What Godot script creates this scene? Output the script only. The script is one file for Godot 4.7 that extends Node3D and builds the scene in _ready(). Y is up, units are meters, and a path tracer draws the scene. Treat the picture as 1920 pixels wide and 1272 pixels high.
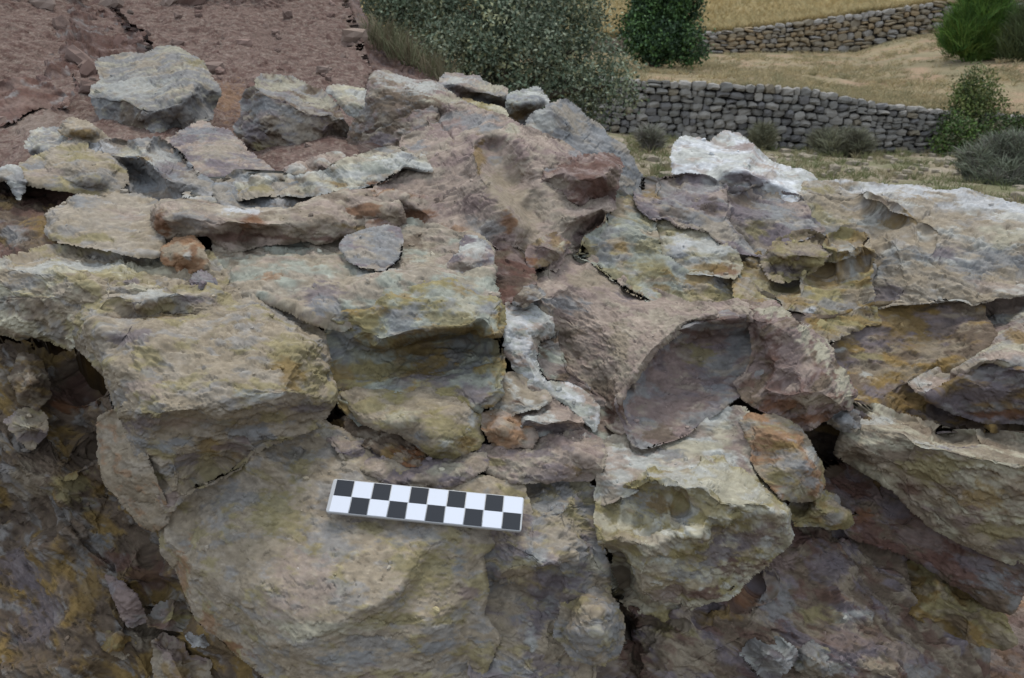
extends Node3D
# A fossil-bearing rock outcrop with a scale bar, dry-stone walls and terraces behind it. Units are metres.

const F := 1478.0                      # focal length in pixels of the 1920 x 1272 photograph
const PITCH := -22.0
const CAM := Vector3(0, 1.6, 0)
var cam_basis := Basis(Vector3.RIGHT, deg_to_rad(PITCH))
var jobs: Array = []
var results: Array = []
var common := PackedVector3Array()      # the points of all the blocks that have grown together
var M := {}
var used := {}

# base colours of the rocks, as they would look in neutral light
const PAL := {
	"beige": Color(0.615, 0.570, 0.505), "sand": Color(0.595, 0.542, 0.462), "grey": Color(0.550, 0.540, 0.530), "pale": Color(0.690, 0.690, 0.665),
	"pink": Color(0.620, 0.555, 0.505), "rose": Color(0.540, 0.470, 0.445), "purple": Color(0.470, 0.430, 0.440), "ochre": Color(0.535, 0.440, 0.265),
	"olive": Color(0.565, 0.520, 0.365), "rust": Color(0.475, 0.325, 0.215), "red": Color(0.405, 0.300, 0.262), "brown": Color(0.445, 0.385, 0.325),
	"white": Color(0.760, 0.765, 0.770), "cream": Color(0.680, 0.655, 0.570), "green": Color(0.605, 0.612, 0.560), "orange": Color(0.600, 0.470, 0.355),
	"dark": Color(0.345, 0.295, 0.255), "slate": Color(0.525, 0.530, 0.535), "earth": Color(0.515, 0.430, 0.390), "clay": Color(0.430, 0.335, 0.300),
}


func at(x: float, y: float, d: float) -> Vector3:        # the point d metres deep that the photograph shows at x, y
	return CAM + cam_basis * Vector3((x - 960.0) / F * d, -(y - 636.0) / F * d, -d)


func numbered(called: String) -> String:
	var n: int = used.get(called, 0)
	used[called] = n + 1
	return called if n == 0 else "%s_%03d" % [called, n]


func tag(o: Node, label: String, category: String, group := "") -> Node:
	o.set_meta("label", label)
	o.set_meta("category", category)
	if group:
		o.set_meta("group", group)
	return o


func thing(called: String, label: String, category: String, where: Vector3, group := "") -> Node3D:
	var o := Node3D.new()
	o.name = numbered(called)
	add_child(o)
	o.position = where
	tag(o, label, category, group)
	return o


func part(called: String, mesh: Mesh, m: Material, parent: Node, where := Vector3.ZERO) -> MeshInstance3D:
	var o := MeshInstance3D.new()
	o.name = called
	o.mesh = mesh
	o.material_override = m
	o.position = where
	parent.add_child(o, true)
	return o


func tone(called: String) -> Color:
	var c: Color = PAL[called].srgb_to_linear()
	var l := c.get_luminance()
	return c.lerp(Color(l, l, l * 1.02), 0.07)


func lin(c: Color) -> Color:
	return c.srgb_to_linear()


func noise(s: int, freq: float, octaves: int, kind := FastNoiseLite.TYPE_SIMPLEX_SMOOTH) -> FastNoiseLite:
	var n := FastNoiseLite.new()
	n.seed = s
	n.noise_type = kind
	n.frequency = freq
	n.fractal_type = FastNoiseLite.FRACTAL_FBM if octaves > 1 else FastNoiseLite.FRACTAL_NONE
	n.fractal_octaves = octaves
	return n


func noise_picture(s: int, freq: float, low: Color, high: Color, octaves := 5) -> NoiseTexture2D:
	var t := NoiseTexture2D.new()
	t.width = 512
	t.height = 512
	t.seamless = true
	t.noise = noise(s, freq, octaves)
	var ramp := Gradient.new()
	ramp.set_color(0, low)
	ramp.set_color(1, high)
	t.color_ramp = ramp
	return t


func noise_relief(s: int, freq: float, strength: float, octaves := 5) -> NoiseTexture2D:
	var t := NoiseTexture2D.new()
	t.width = 512
	t.height = 512
	t.seamless = true
	t.as_normal_map = true
	t.bump_strength = strength
	t.noise = noise(s, freq, octaves)
	return t


func make_material(rough: float, colours: Texture2D = null, relief: Texture2D = null, tile := 1.0, depth := 1.0) -> StandardMaterial3D:
	var m := StandardMaterial3D.new()
	m.vertex_color_use_as_albedo = true
	m.roughness = rough
	m.metallic_specular = 0.3
	m.uv1_triplanar = true
	m.uv1_world_triplanar = true
	m.uv1_scale = Vector3(1.0, 1.4, 1.2) / tile
	if colours:
		m.albedo_texture = colours
	if relief:
		m.normal_enabled = true
		m.normal_texture = relief
		m.normal_scale = depth
	return m


# ---------------------------------------------------------------- rocks
# A rock is a closed body. r.o is its traced outline and r.p are points of its surface (x, y, depth in cm); both become points in space first. The surface
# between them is a net of triangles, weathered by bedding ledges, spalled facets and grain; the body then turns back at its edge and closes behind.
func rock_shape(r: Dictionary) -> Dictionary:
	var o: Array = r.o
	var p: Array = r.p
	var sc: float = 1.0
	var px := Vector2.ZERO
	var dm := 0.0
	var no := o.size() / 2
	var np := p.size() / 3
	for i in no:
		px += Vector2(o[2 * i], o[2 * i + 1]) / no
	for i in np:
		dm += p[3 * i + 2] * 0.01 / np
	sc = dm / 0.85
	var centre := at(px.x, px.y, dm)
	var w_axis := (CAM - centre).normalized()
	var u_axis := cam_basis.x
	u_axis = (u_axis - w_axis * u_axis.dot(w_axis)).normalized()
	var v_axis := w_axis.cross(u_axis)
	var one := dm / F                                       # the size of a photograph pixel at the rock
	var control := PackedVector2Array()
	var heights := PackedFloat32Array()
	for i in np:
		var q := at(p[3 * i], p[3 * i + 1], p[3 * i + 2] * 0.01) - centre
		control.append(Vector2(q.dot(u_axis), q.dot(v_axis)))
		heights.append(q.dot(w_axis))
	# the relief is measured from the plane that lies through the points
	var relief: float = r.get("relief", 1.55)
	var su := 0.0
	var sv := 0.0
	var sw := 0.0
	for i in np:
		su += control[i].x / np
		sv += control[i].y / np
		sw += heights[i] / np
	var uu := 1e-9
	var vv := 1e-9
	var uv := 0.0
	var uw := 0.0
	var vw := 0.0
	for i in np:
		var a := control[i].x - su
		var b := control[i].y - sv
		var c := heights[i] - sw
		uu += a * a
		vv += b * b
		uv += a * b
		uw += a * c
		vw += b * c
	var det := uu * vv - uv * uv
	var ku := (uw * vv - vw * uv) / det if det > 1e-16 else 0.0
	var kv := (vw * uu - uw * uv) / det if det > 1e-16 else 0.0
	for i in np:
		var flat := sw + ku * (control[i].x - su) + kv * (control[i].y - sv)
		heights[i] = flat + (heights[i] - flat) * relief
	var poly := PackedVector2Array()
	for i in no:
		var here := Vector2(o[2 * i], o[2 * i + 1])
		var sum := 0.0
		var d := 0.0
		for k in np:
			var wt := 1.0 / pow(here.distance_squared_to(Vector2(p[3 * k], p[3 * k + 1])) + 60.0, 1.6)
			sum += wt
			d += wt * p[3 * k + 2] * 0.01
		var q := at(here.x, here.y, d / sum) - centre
		poly.append(Vector2(q.dot(u_axis), q.dot(v_axis)))
	var widen: float = r.get("x", 6.0) * one
	if widen > 0.0:
		poly = outset(poly, widen)
		no = poly.size()
	# the net
	var g: float = r.get("g", 2.05) * one
	var fuse: float = r.get("fuse", 0.0)
	var edge_back: float = r.get("eb", 1.5)
	var net := control.duplicate()
	var net_h := heights.duplicate()
	var rim := outset(poly, 12.0 * one)
	for i in rim.size():
		var a := rim[i]
		var b := rim[(i + 1) % rim.size()]
		var steps := maxi(1, int(a.distance_to(b) / (40.0 * one)))
		for k in steps:
			var here := a.lerp(b, float(k) / steps)
			var sum := 0.0
			var h := 0.0
			for c in np:
				var wt := 1.0 / pow(here.distance_squared_to(control[c]) / (one * one) + 60.0, 1.6)
				sum += wt
				h += wt * (heights[c] - (sw + ku * (control[c].x - su) + kv * (control[c].y - sv)))
			net.append(here)
			h = h / sum - 6.0 * one * edge_back + sw + ku * (here.x - su) + kv * (here.y - sv)
			if fuse > 0.0:                                   # neighbours meet at one depth, so that the blocks grow together
				var q := cam_basis.inverse() * (centre + u_axis * here.x + v_axis * here.y + w_axis * h - CAM)
				var spot := Vector2(960.0 - q.x / q.z * F, 636.0 + q.y / q.z * F)
				var all := 0.0
				var deep := 0.0
				for c in common.size():
					var dist := spot.distance_squared_to(Vector2(common[c].x, common[c].y))
					if dist < 22500.0:
						var wt := 1.0 / pow(dist + 90.0, 1.3)
						all += wt
						deep += wt * common[c].z
				if all > 0.0:
					q = at(spot.x, spot.y, deep / all * 0.01) - centre
					h = lerpf(h, q.dot(w_axis) - 4.0 * one, fuse)
			net_h.append(h)
	var low := rim[0]
	var high := rim[0]
	for q in rim:
		low = low.min(q)
		high = high.max(q)
	var nx := int((high.x - low.x) / g) + 2
	var ny := int((high.y - low.y) / g) + 2
	var H := PackedFloat32Array()
	H.resize(nx * ny)
	var tri := Geometry2D.triangulate_delaunay(net)
	for t in range(0, tri.size(), 3):
		var a := net[tri[t]]
		var b := net[tri[t + 1]]
		var c := net[tri[t + 2]]
		var area := (b.y - c.y) * (a.x - c.x) + (c.x - b.x) * (a.y - c.y)
		if absf(area) < 1e-12:
			continue
		var ha := net_h[tri[t]]
		var hb := net_h[tri[t + 1]]
		var hc := net_h[tri[t + 2]]
		var i0 := clampi(int((minf(a.x, minf(b.x, c.x)) - low.x) / g), 0, nx - 1)
		var i1 := clampi(int((maxf(a.x, maxf(b.x, c.x)) - low.x) / g) + 1, 0, nx - 1)
		var j0 := clampi(int((minf(a.y, minf(b.y, c.y)) - low.y) / g), 0, ny - 1)
		var j1 := clampi(int((maxf(a.y, maxf(b.y, c.y)) - low.y) / g) + 1, 0, ny - 1)
		for j in range(j0, j1 + 1):
			var y := low.y + j * g
			for i in range(i0, i1 + 1):
				var x := low.x + i * g
				var l0 := ((b.y - c.y) * (x - c.x) + (c.x - b.x) * (y - c.y)) / area
				if l0 < -0.001:
					continue
				var l1 := ((c.y - a.y) * (x - c.x) + (a.x - c.x) * (y - c.y)) / area
				if l1 < -0.001 or l0 + l1 > 1.001:
					continue
				H[j * nx + i] = l0 * ha + l1 * hb + (1.0 - l0 - l1) * hc
	for pass_no in int(r.get("sm", 4) * 0.5):
		var T := H.duplicate()
		for j in ny:
			var row := j * nx
			for i in range(2, nx - 2):
				T[row + i] = 0.3 * H[row + i] + 0.2 * (H[row + i - 1] + H[row + i + 1]) + 0.15 * (H[row + i - 2] + H[row + i + 2])
		for j in range(2, ny - 2):
			var row := j * nx
			for i in nx:
				H[row + i] = 0.3 * T[row + i] + 0.2 * (T[row + i - nx] + T[row + i + nx]) + 0.15 * (T[row + i - 2 * nx] + T[row + i + 2 * nx])
	# distance to the outline, on a coarse grid
	var cs := 3
	var mx := nx / cs + 2
	var my := ny / cs + 2
	var S := PackedFloat32Array()
	S.resize(mx * my)
	for j in my:
		for i in mx:
			var q := Vector2(low.x + i * cs * g, low.y + j * cs * g)
			var best := 1e9
			var inside := false
			var a := poly[no - 1]
			for k in no:
				var b := poly[k]
				var ab := b - a
				var f := clampf((q - a).dot(ab) / ab.length_squared(), 0.0, 1.0)
				best = minf(best, q.distance_squared_to(a + ab * f))
				if (a.y > q.y) != (b.y > q.y) and q.x < (b.x - a.x) * (q.y - a.y) / (b.y - a.y) + a.x:
					inside = not inside
				a = b
			S[j * mx + i] = sqrt(best) if inside else -sqrt(best)
	# cracks
	var K := PackedFloat32Array()
	K.resize(nx * ny)
	var n_wob := noise(7, 55.0 / sc, 3)
	for line in r.get("k", []):
		var half: float = line[0] * one
		var deep: float = line[1] * one
		var n_line: int = (line.size() - 2) / 2
		for s in n_line - 1:
			var ends := PackedVector2Array()
			for e in 2:
				var lx: float = line[2 + 2 * (s + e)]
				var ly: float = line[3 + 2 * (s + e)]
				var sum := 0.0
				var d := 0.0
				for k in np:
					var wt := 1.0 / pow(Vector2(lx, ly).distance_squared_to(Vector2(p[3 * k], p[3 * k + 1])) + 60.0, 1.6)
					sum += wt
					d += wt * p[3 * k + 2] * 0.01
				var q := at(lx, ly, d / sum) - centre
				ends.append(Vector2(q.dot(u_axis), q.dot(v_axis)))
			var far := half * 2.0 + 8.0 * one
			var a := ends[0]
			var ab := ends[1] - ends[0]
			var i0 := clampi(int((minf(a.x, ends[1].x) - far - low.x) / g), 0, nx - 1)
			var i1 := clampi(int((maxf(a.x, ends[1].x) + far - low.x) / g), 0, nx - 1)
			var j0 := clampi(int((minf(a.y, ends[1].y) - far - low.y) / g), 0, ny - 1)
			var j1 := clampi(int((maxf(a.y, ends[1].y) + far - low.y) / g), 0, ny - 1)
			for j in range(j0, j1 + 1):
				for i in range(i0, i1 + 1):
					var q := Vector2(low.x + i * g, low.y + j * g)
					q += Vector2(n_wob.get_noise_2d(q.x, q.y), n_wob.get_noise_2d(q.x + 9.0, q.y)) * 7.0 * one
					var f := clampf((q - a).dot(ab) / ab.length_squared(), 0.0, 1.0)
					var dd := q.distance_to(a + ab * f) / half
					if dd < 1.0:
						K[j * nx + i] = maxf(K[j * nx + i], deep * (1.0 - dd * dd))
	# places that lie smooth
	var Q := PackedFloat32Array()
	Q.resize(nx * ny)
	Q.fill(1.0)
	var calm: Array = r.get("s", [])
	for k in range(0, calm.size(), 4):
		var q3 := at(calm[k], calm[k + 1], dm) - centre
		var mid := Vector2(q3.dot(u_axis), q3.dot(v_axis))
		var rx: float = calm[k + 2] * one
		var ry: float = calm[k + 3] * one
		for j in range(clampi(int((mid.y - ry * 1.3 - low.y) / g), 0, ny - 1), clampi(int((mid.y + ry * 1.3 - low.y) / g), 0, ny - 1) + 1):
			for i in range(clampi(int((mid.x - rx * 1.3 - low.x) / g), 0, nx - 1), clampi(int((mid.x + rx * 1.3 - low.x) / g), 0, nx - 1) + 1):
				var d := Vector2((low.x + i * g - mid.x) / rx, (low.y + j * g - mid.y) / ry).length()
				Q[j * nx + i] = minf(Q[j * nx + i], lerpf(0.15, 1.0, smoothstep(0.7, 1.25, d)))
	# broken flake edges and hairline cracks, along the bedding
	var frng := RandomNumberGenerator.new()
	frng.seed = int(r.get("seed", 1)) * 31 + 5
	var dip := deg_to_rad(lerpf(2.0, 22.0, clampf(px.x / 1920.0, 0.0, 1.0)))
	var n_flake := int((high.x - low.x) * (high.y - low.y) / (one * one) / 1050.0 * r.get("flakes", 1.0))
	for e in n_flake:
		var a := Vector2(frng.randf_range(low.x, high.x), frng.randf_range(low.y, high.y))
		var turn := -dip + frng.randfn() * 0.32
		var along := Vector2(cos(turn), sin(turn))
		var across := Vector2(-along.y, along.x)
		var length := one * (10.0 + 46.0 * pow(frng.randf(), 2.2))
		var flake := frng.randf() < 0.62
		var deep := one * (frng.randf_range(1.5, 6.0) if flake else frng.randf_range(2.0, 5.0))
		var soft := one * frng.randf_range(5.0, 16.0)
		var bend := frng.randf_range(-0.35, 0.35) / length
		var far := length * 0.5 + soft
		var i0 := clampi(int((a.x - far - low.x) / g), 0, nx - 1)
		var i1 := clampi(int((a.x + far - low.x) / g), 0, nx - 1)
		var reach := soft * 2.2 + length * 0.5 * absf(sin(turn)) + 6.0 * one
		var j0 := clampi(int((a.y - reach - low.y) / g), 0, ny - 1)
		var j1 := clampi(int((a.y + reach - low.y) / g), 0, ny - 1)
		for j in range(j0, j1 + 1):
			for i in range(i0, i1 + 1):
				var q := Vector2(low.x + i * g, low.y + j * g) - a
				var l := q.dot(along)
				if absf(l) > length * 0.5:
					continue
				var w := q.dot(across) - bend * l * l + n_wob.get_noise_2d(a.x * 9.0 + l * 2.0, a.y * 9.0) * 7.0 * one
				var taper := 1.0 - pow(absf(l) / (length * 0.5), 2.0)
				var cut := 0.0
				if flake:
					if w < 0.0 and w > -soft * 2.0:
						cut = deep * taper * exp(w / soft * 1.6) * smoothstep(0.0, one * 1.2, -w + one * 0.6)
				else:
					var f := absf(w) / (one * 1.6)
					if f < 1.0:
						cut = deep * taper * (1.0 - f * f)
				if cut > 0.0:
					K[j * nx + i] = maxf(K[j * nx + i], cut)
	# weathering
	var sd_: int = r.get("seed", 1)
	var ws: float = r.get("ws", 1.0) * sc                   # size of the weathering
	var n_low := noise(sd_ + 1, 9.0 / ws, 3)
	var n_mid := noise(sd_ + 2, 34.0 / ws, 4)
	var n_fine := noise(sd_ + 3, 62.0 / ws, 5)
	var n_lay2 := noise(sd_ + 8, 34.0 / ws, 2)
	var n_lay := noise(sd_ + 4, 16.0 / ws, 3)
	# spalls: the surface is cut by many shallow scoops that meet in sharp edges; two sizes
	var cut_size: Array = []
	var cut_deep: Array = []
	var cut_seed: Array = []
	var rng := RandomNumberGenerator.new()
	rng.seed = sd_ * 7 + 3
	var big := 1.0 if (high.x - low.x) * (high.y - low.y) / (one * one) > 45000.0 else 0.0
	for oct in 3:
		var fs: float = r.get("facet", 62.0) * one * [1.0, 0.36, 2.4][oct]
		var gx := int((high.x - low.x) / (fs * 1.5)) + 6
		var gy := int((high.y - low.y) / fs) + 6
		var seeds := PackedFloat32Array()
		for k in gx * gy:
			seeds.append_array(PackedFloat32Array([rng.randf(), rng.randf(), rng.randf_range(-1.0, 1.0), rng.randf_range(-1.0, 1.0), rng.randf_range(-1.0, 1.0)]))
		cut_size.append(Vector3i(gx, gy, 0))
		cut_deep.append(fs)
		cut_seed.append(seeds)
	var n_plate := noise(sd_ + 6, 24.0 / ws, 1, FastNoiseLite.TYPE_CELLULAR)         # flakes with broken edges
	n_plate.cellular_return_type = FastNoiseLite.RETURN_CELL_VALUE
	var n_chip := noise(sd_ + 9, 66.0 / ws, 1, FastNoiseLite.TYPE_CELLULAR)
	n_chip.cellular_return_type = FastNoiseLite.RETURN_CELL_VALUE
	var n_speck := noise(sd_ + 12, 210.0 / ws, 1)
	var plate_of := PackedFloat32Array()
	var amp_lay: float = r.get("lay", 4.0) * 0.001 * ws
	var amp_cell: float = r.get("cell", 7.0) * 0.001 * ws
	var amp_low: float = r.get("low", 6.0) * 0.001 * ws
	var amp_mid: float = r.get("mid", 4.0) * 0.0004 * ws
	var amp_fine: float = r.get("fine", 1.6) * 0.0007 * ws
	var thick: float = r.get("thk", 11.0) * 0.001 * ws
	var bed: Vector3 = r.get("bed", Vector3(0.14, 0.84, -0.5)).normalized()
	var edge: float = minf(r.get("R", 14.0), 18.0) * 0.75 * one
	var edge_depth: float = r.get("ed", 1.0)
	var edge_rough: float = r.get("er", 5.0) * one
	var names: Array = r.c
	var c0 := tone(names[0])
	var c1 := tone(names[1])
	var c2 := tone(names[2])
	var c3 := tone(names[3])
	var lift: float = r.get("v", 1.0)
	var index := PackedInt32Array()
	index.resize(nx * ny)
	index.fill(-1)
	var V := PackedVector3Array()
	var C := PackedColorArray()
	var grid_of := PackedInt32Array()
	for j in ny:
		for i in nx:
			var ci := i / cs
			var cj := j / cs
			var fx := float(i) / cs - ci
			var fy := float(j) / cs - cj
			var s0 := cj * mx + ci
			var sd := lerpf(lerpf(S[s0], S[s0 + 1], fx), lerpf(S[s0 + mx], S[s0 + mx + 1], fx), fy)
			if sd < -edge_rough:
				continue
			var at_i := j * nx + i
			var u := low.x + i * g
			var v := low.y + j * g
			var h := H[at_i]
			var q := centre + u_axis * u + v_axis * v + w_axis * h
			var qs := q + bed * (q.dot(bed) * 1.2)
			var nm := n_mid.get_noise_3dv(qs)
			sd += (nm * 0.8 + n_low.get_noise_3dv(q) * 0.7) * edge_rough
			if sd < 0.0:
				continue
			# slope of the net
			var ia := maxi(i - 3, 0)
			var ib := mini(i + 3, nx - 1)
			var ja := maxi(j - 3, 0)
			var jb := mini(j + 3, ny - 1)
			var sx := clampf((H[j * nx + ib] - H[j * nx + ia]) / ((ib - ia) * g), -2.5, 2.5)
			var sy := clampf((H[jb * nx + i] - H[ja * nx + i]) / ((jb - ja) * g), -2.5, 2.5)
			var near_edge := clampf(sd / edge, 0.0, 1.0)
			if near_edge < 1.0:
				var steep := 2.0 * (1.0 - near_edge) * edge_depth
				sx += steep * (S[s0 + 1] - S[s0]) / (cs * g)
				sy += steep * (S[s0 + mx] - S[s0]) / (cs * g)
			var normal := (w_axis - u_axis * sx - v_axis * sy).normalized()
			var nl := n_low.get_noise_3d(q.x + 3.0, q.y, q.z)
			var wob := q + Vector3(nl, nm, nl - nm) * 0.02 * ws
			# bedding: each layer stands out by its own amount
			var bq := (wob.dot(bed) + nl * 0.012 * ws) / thick
			var layer := floorf(bq)
			var fr := bq - layer
			var la := n_lay.get_noise_3d(wob.x + layer * 3.7, layer * 1.3, wob.z)
			var lb := n_lay.get_noise_3d(wob.x + layer * 3.7 + 3.7, layer * 1.3 + 1.3, wob.z)
			var ledge := lerpf(la, lb, smoothstep(0.72, 1.0, fr)) + 0.25 * (fr - 0.5) * (1.0 - smoothstep(0.72, 1.0, fr))
			# thin flakes within the layers
			var b2q := bq * 3.1 + nm * 0.9
			var layer2 := floorf(b2q)
			var fr2 := b2q - layer2
			var l2a := n_lay2.get_noise_3d(wob.x + layer2 * 2.9, layer2 * 1.7, wob.z)
			var l2b := n_lay2.get_noise_3d(wob.x + layer2 * 2.9 + 2.9, layer2 * 1.7 + 1.7, wob.z)
			ledge += 0.42 * lerpf(l2a, l2b, smoothstep(0.6, 1.0, fr2))
			var along := q + bed * (q.dot(bed) * 1.3)
			var nf := n_fine.get_noise_3dv(along)
			var rag := qs + Vector3(nm, nl + nf * 0.4, nf - nm) * 0.014 * ws
			var plate := n_plate.get_noise_3dv(rag)
			var chip := n_chip.get_noise_3dv(rag + bed * (q.dot(bed) * 0.8))
			var gate := smoothstep(-0.3, 0.25, n_low.get_noise_3d(q.x, q.y + 7.0, q.z))
			var gate2 := smoothstep(0.0, 0.3, n_low.get_noise_3d(q.x * 1.7 + 2.0, q.y * 1.7, q.z * 1.7))
			var cell := 0.0
			for oct in (3 if big > 0.0 else 2):
				var fs: float = cut_deep[oct]
				var gx: int = cut_size[oct].x
				var seeds: PackedFloat32Array = cut_seed[oct]
				var fu := (u - low.x) / (fs * 1.5) + 2.0 + 0.13 * nm + 0.22 * nl
				var fv := (v - low.y) / fs + 2.0 + 0.07 * nf - 0.15 * nm - 0.1 * nl
				var iu := int(fu)
				var iv := int(fv)
				var least := 9.0
				for dj in range(-1, 2):
					for di in range(-1, 2):
						var k := ((iv + dj) * gx + iu + di) * 5
						if k < 0 or k + 4 >= seeds.size():
							continue
						var du := fu - (iu + di) - seeds[k]
						var dv := fv - (iv + dj) - seeds[k + 1]
						var scoop := seeds[k + 2] * 0.6 + seeds[k + 3] * du * 1.5 + seeds[k + 4] * dv * 1.5 + 1.0 * (du * du + dv * dv)
						if scoop < least:
							least = scoop
				cell += minf(least, 2.0) * (1.0 if oct == 0 else (0.30 * (0.25 + gate) if oct == 1 else 1.5))
			var rough := amp_low * nl + amp_mid * nm + amp_cell * (0.72 * cell + plate * (0.03 + 0.17 * gate) + chip * (0.02 + 0.10 * gate2)) + amp_lay * ledge * 0.6 + amp_fine * (nf + 0.35 * absf(nf))
			var speck := n_speck.get_noise_3dv(q)
			var pit := 0.0
			if speck < -0.62:
				pit = 0.0006 * ws
			var edge_here := edge * clampf(0.75 + 1.5 * nl + 0.8 * nm, 0.25, 1.6)
			var t := clampf(sd / edge_here, 0.0, 1.0)
			var back := edge_here * (1.0 - t) * (1.0 - t) * edge_depth
			q += normal * ((rough * (0.35 + 0.65 * near_edge) - pit - K[at_i]) * Q[at_i]) - w_axis * back
			if sd < 1.15 * g:                                # the rim follows the outline, not the grid
				var slope := Vector2(S[s0 + 1] - S[s0], S[s0 + mx] - S[s0])
				if slope.length_squared() > 0.0:
					slope = slope.normalized()
					q -= (u_axis * slope.x + v_axis * slope.y) * (sd - 0.05 * g)
			index[at_i] = V.size()
			grid_of.append(at_i)
			V.append(q)
			plate_of.append(plate * 0.7 + chip * 0.45)
			# colour: patches of the four minerals, streaked along the bedding
			var na := n_low.get_noise_3d(qs.x * 1.4 + 5.0, qs.y * 1.4, qs.z * 1.4)
			var nb := n_mid.get_noise_3d(qs.x * 0.5 + 8.0, qs.y * 0.5, qs.z * 0.5)
			var nd := n_mid.get_noise_3d(qs.x * 0.7, qs.y * 0.7 + 4.0, qs.z * 0.7)
			var ne := n_fine.get_noise_3d(along.x * 0.4 + 3.0, along.y * 0.4, along.z * 0.4)
			var c := c0.lerp(c1, smoothstep(-0.12, 0.22, na + 0.25 * nf + 0.10 * plate))
			c = c.lerp(c2, 0.72 * smoothstep(0.06, 0.30, nb + 0.18 * nf + 0.14 * plate))
			c = c.lerp(c3, 0.64 * smoothstep(0.12, 0.36, nd + 0.18 * nf - 0.14 * plate + 0.08 * chip))
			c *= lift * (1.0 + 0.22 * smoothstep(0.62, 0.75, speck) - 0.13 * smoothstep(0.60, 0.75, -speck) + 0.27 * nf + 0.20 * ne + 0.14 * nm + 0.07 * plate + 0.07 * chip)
			c.a = 1.0
			C.append(c)
	# stains of a shape of their own
	var b: Array = r.get("b", [])
	for k in range(0, b.size(), 5):
		var tint := tone(b[k + 4]) * lift
		var bx: float = b[k]
		var by: float = b[k + 1]
		var sum := 0.0
		var d := 0.0
		for e in np:
			var wt := 1.0 / pow(Vector2(bx, by).distance_squared_to(Vector2(p[3 * e], p[3 * e + 1])) + 60.0, 1.6)
			sum += wt
			d += wt * p[3 * e + 2] * 0.01
		var q3 := at(bx, by, d / sum) - centre
		var mid := Vector2(q3.dot(u_axis), q3.dot(v_axis))
		var rx: float = b[k + 2] * one
		var ry: float = b[k + 3] * one
		var i0 := clampi(int((mid.x - rx * 1.6 - low.x) / g), 0, nx - 1)
		var i1 := clampi(int((mid.x + rx * 1.6 - low.x) / g), 0, nx - 1)
		var j0 := clampi(int((mid.y - ry * 1.6 - low.y) / g), 0, ny - 1)
		var j1 := clampi(int((mid.y + ry * 1.6 - low.y) / g), 0, ny - 1)
		for j in range(j0, j1 + 1):
			for i in range(i0, i1 + 1):
				var n := index[j * nx + i]
				if n < 0:
					continue
				var x := low.x + i * g - mid.x
				var y := low.y + j * g - mid.y
				var q := V[n]
				q += bed * (q.dot(bed) * 1.2)
				var nz := n_mid.get_noise_3d(q.x * 0.8, q.y * 0.8, q.z * 0.8)
				var nf := n_fine.get_noise_3dv(q + bed * (q.dot(bed) * 0.8))
				var rr := sqrt(x * x / (rx * rx) + y * y / (ry * ry)) + nz * 1.2 + nf * 0.6 + plate_of[n] * 0.30
				var a := 0.78 * (1.0 - smoothstep(0.4, 1.1, rr))
				if a > 0.0:
					var c := C[n].lerp(tint * (1.0 + 0.25 * nf + 0.12 * nz), a)
					c.a = 1.0
					C[n] = c
	# normals, then triangles
	var N := PackedVector3Array()
	N.resize(V.size())
	for n in V.size():
		var gi := grid_of[n]
		var i := gi % nx
		var j := gi / nx
		var l := index[gi - 1] if i > 0 else -1
		var rr := index[gi + 1] if i < nx - 1 else -1
		var dn := index[gi - nx] if j > 0 else -1
		var up := index[gi + nx] if j < ny - 1 else -1
		var du := (V[rr] if rr >= 0 else V[n]) - (V[l] if l >= 0 else V[n])
		var dv := (V[up] if up >= 0 else V[n]) - (V[dn] if dn >= 0 else V[n])
		var nn := du.cross(dv)
		N[n] = nn.normalized() if nn.length_squared() > 1e-20 else w_axis
	var I := PackedInt32Array()
	var whole := PackedByteArray()
	whole.resize(nx * ny)
	for j in ny - 1:
		for i in nx - 1:
			var a := index[j * nx + i]
			var b2 := index[j * nx + i + 1]
			var c := index[(j + 1) * nx + i + 1]
			var d := index[(j + 1) * nx + i]
			if a < 0 or b2 < 0 or c < 0 or d < 0:
				continue
			whole[j * nx + i] = 1
			if (i + j) % 2:
				I.append_array(PackedInt32Array([a, c, b2, a, d, c]))
			else:
				I.append_array(PackedInt32Array([a, d, b2, b2, d, c]))
	# the sides and the back
	var size := high - low
	var depth: float = r.get("T", clampf(minf(size.x, size.y) * 0.55 / one, 20.0, 170.0)) * one
	var shrink: float = r.get("shrink", 0.8)
	var behind := {}
	var flat_mid := (low + high) * 0.5
	var side_c := (c0 * 0.5 + c1 * 0.5) * lift
	side_c.a = 1.0
	var cap := -1
	var deepest := 1e9
	for n in V.size():
		deepest = minf(deepest, (V[n] - centre).dot(w_axis))
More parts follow.
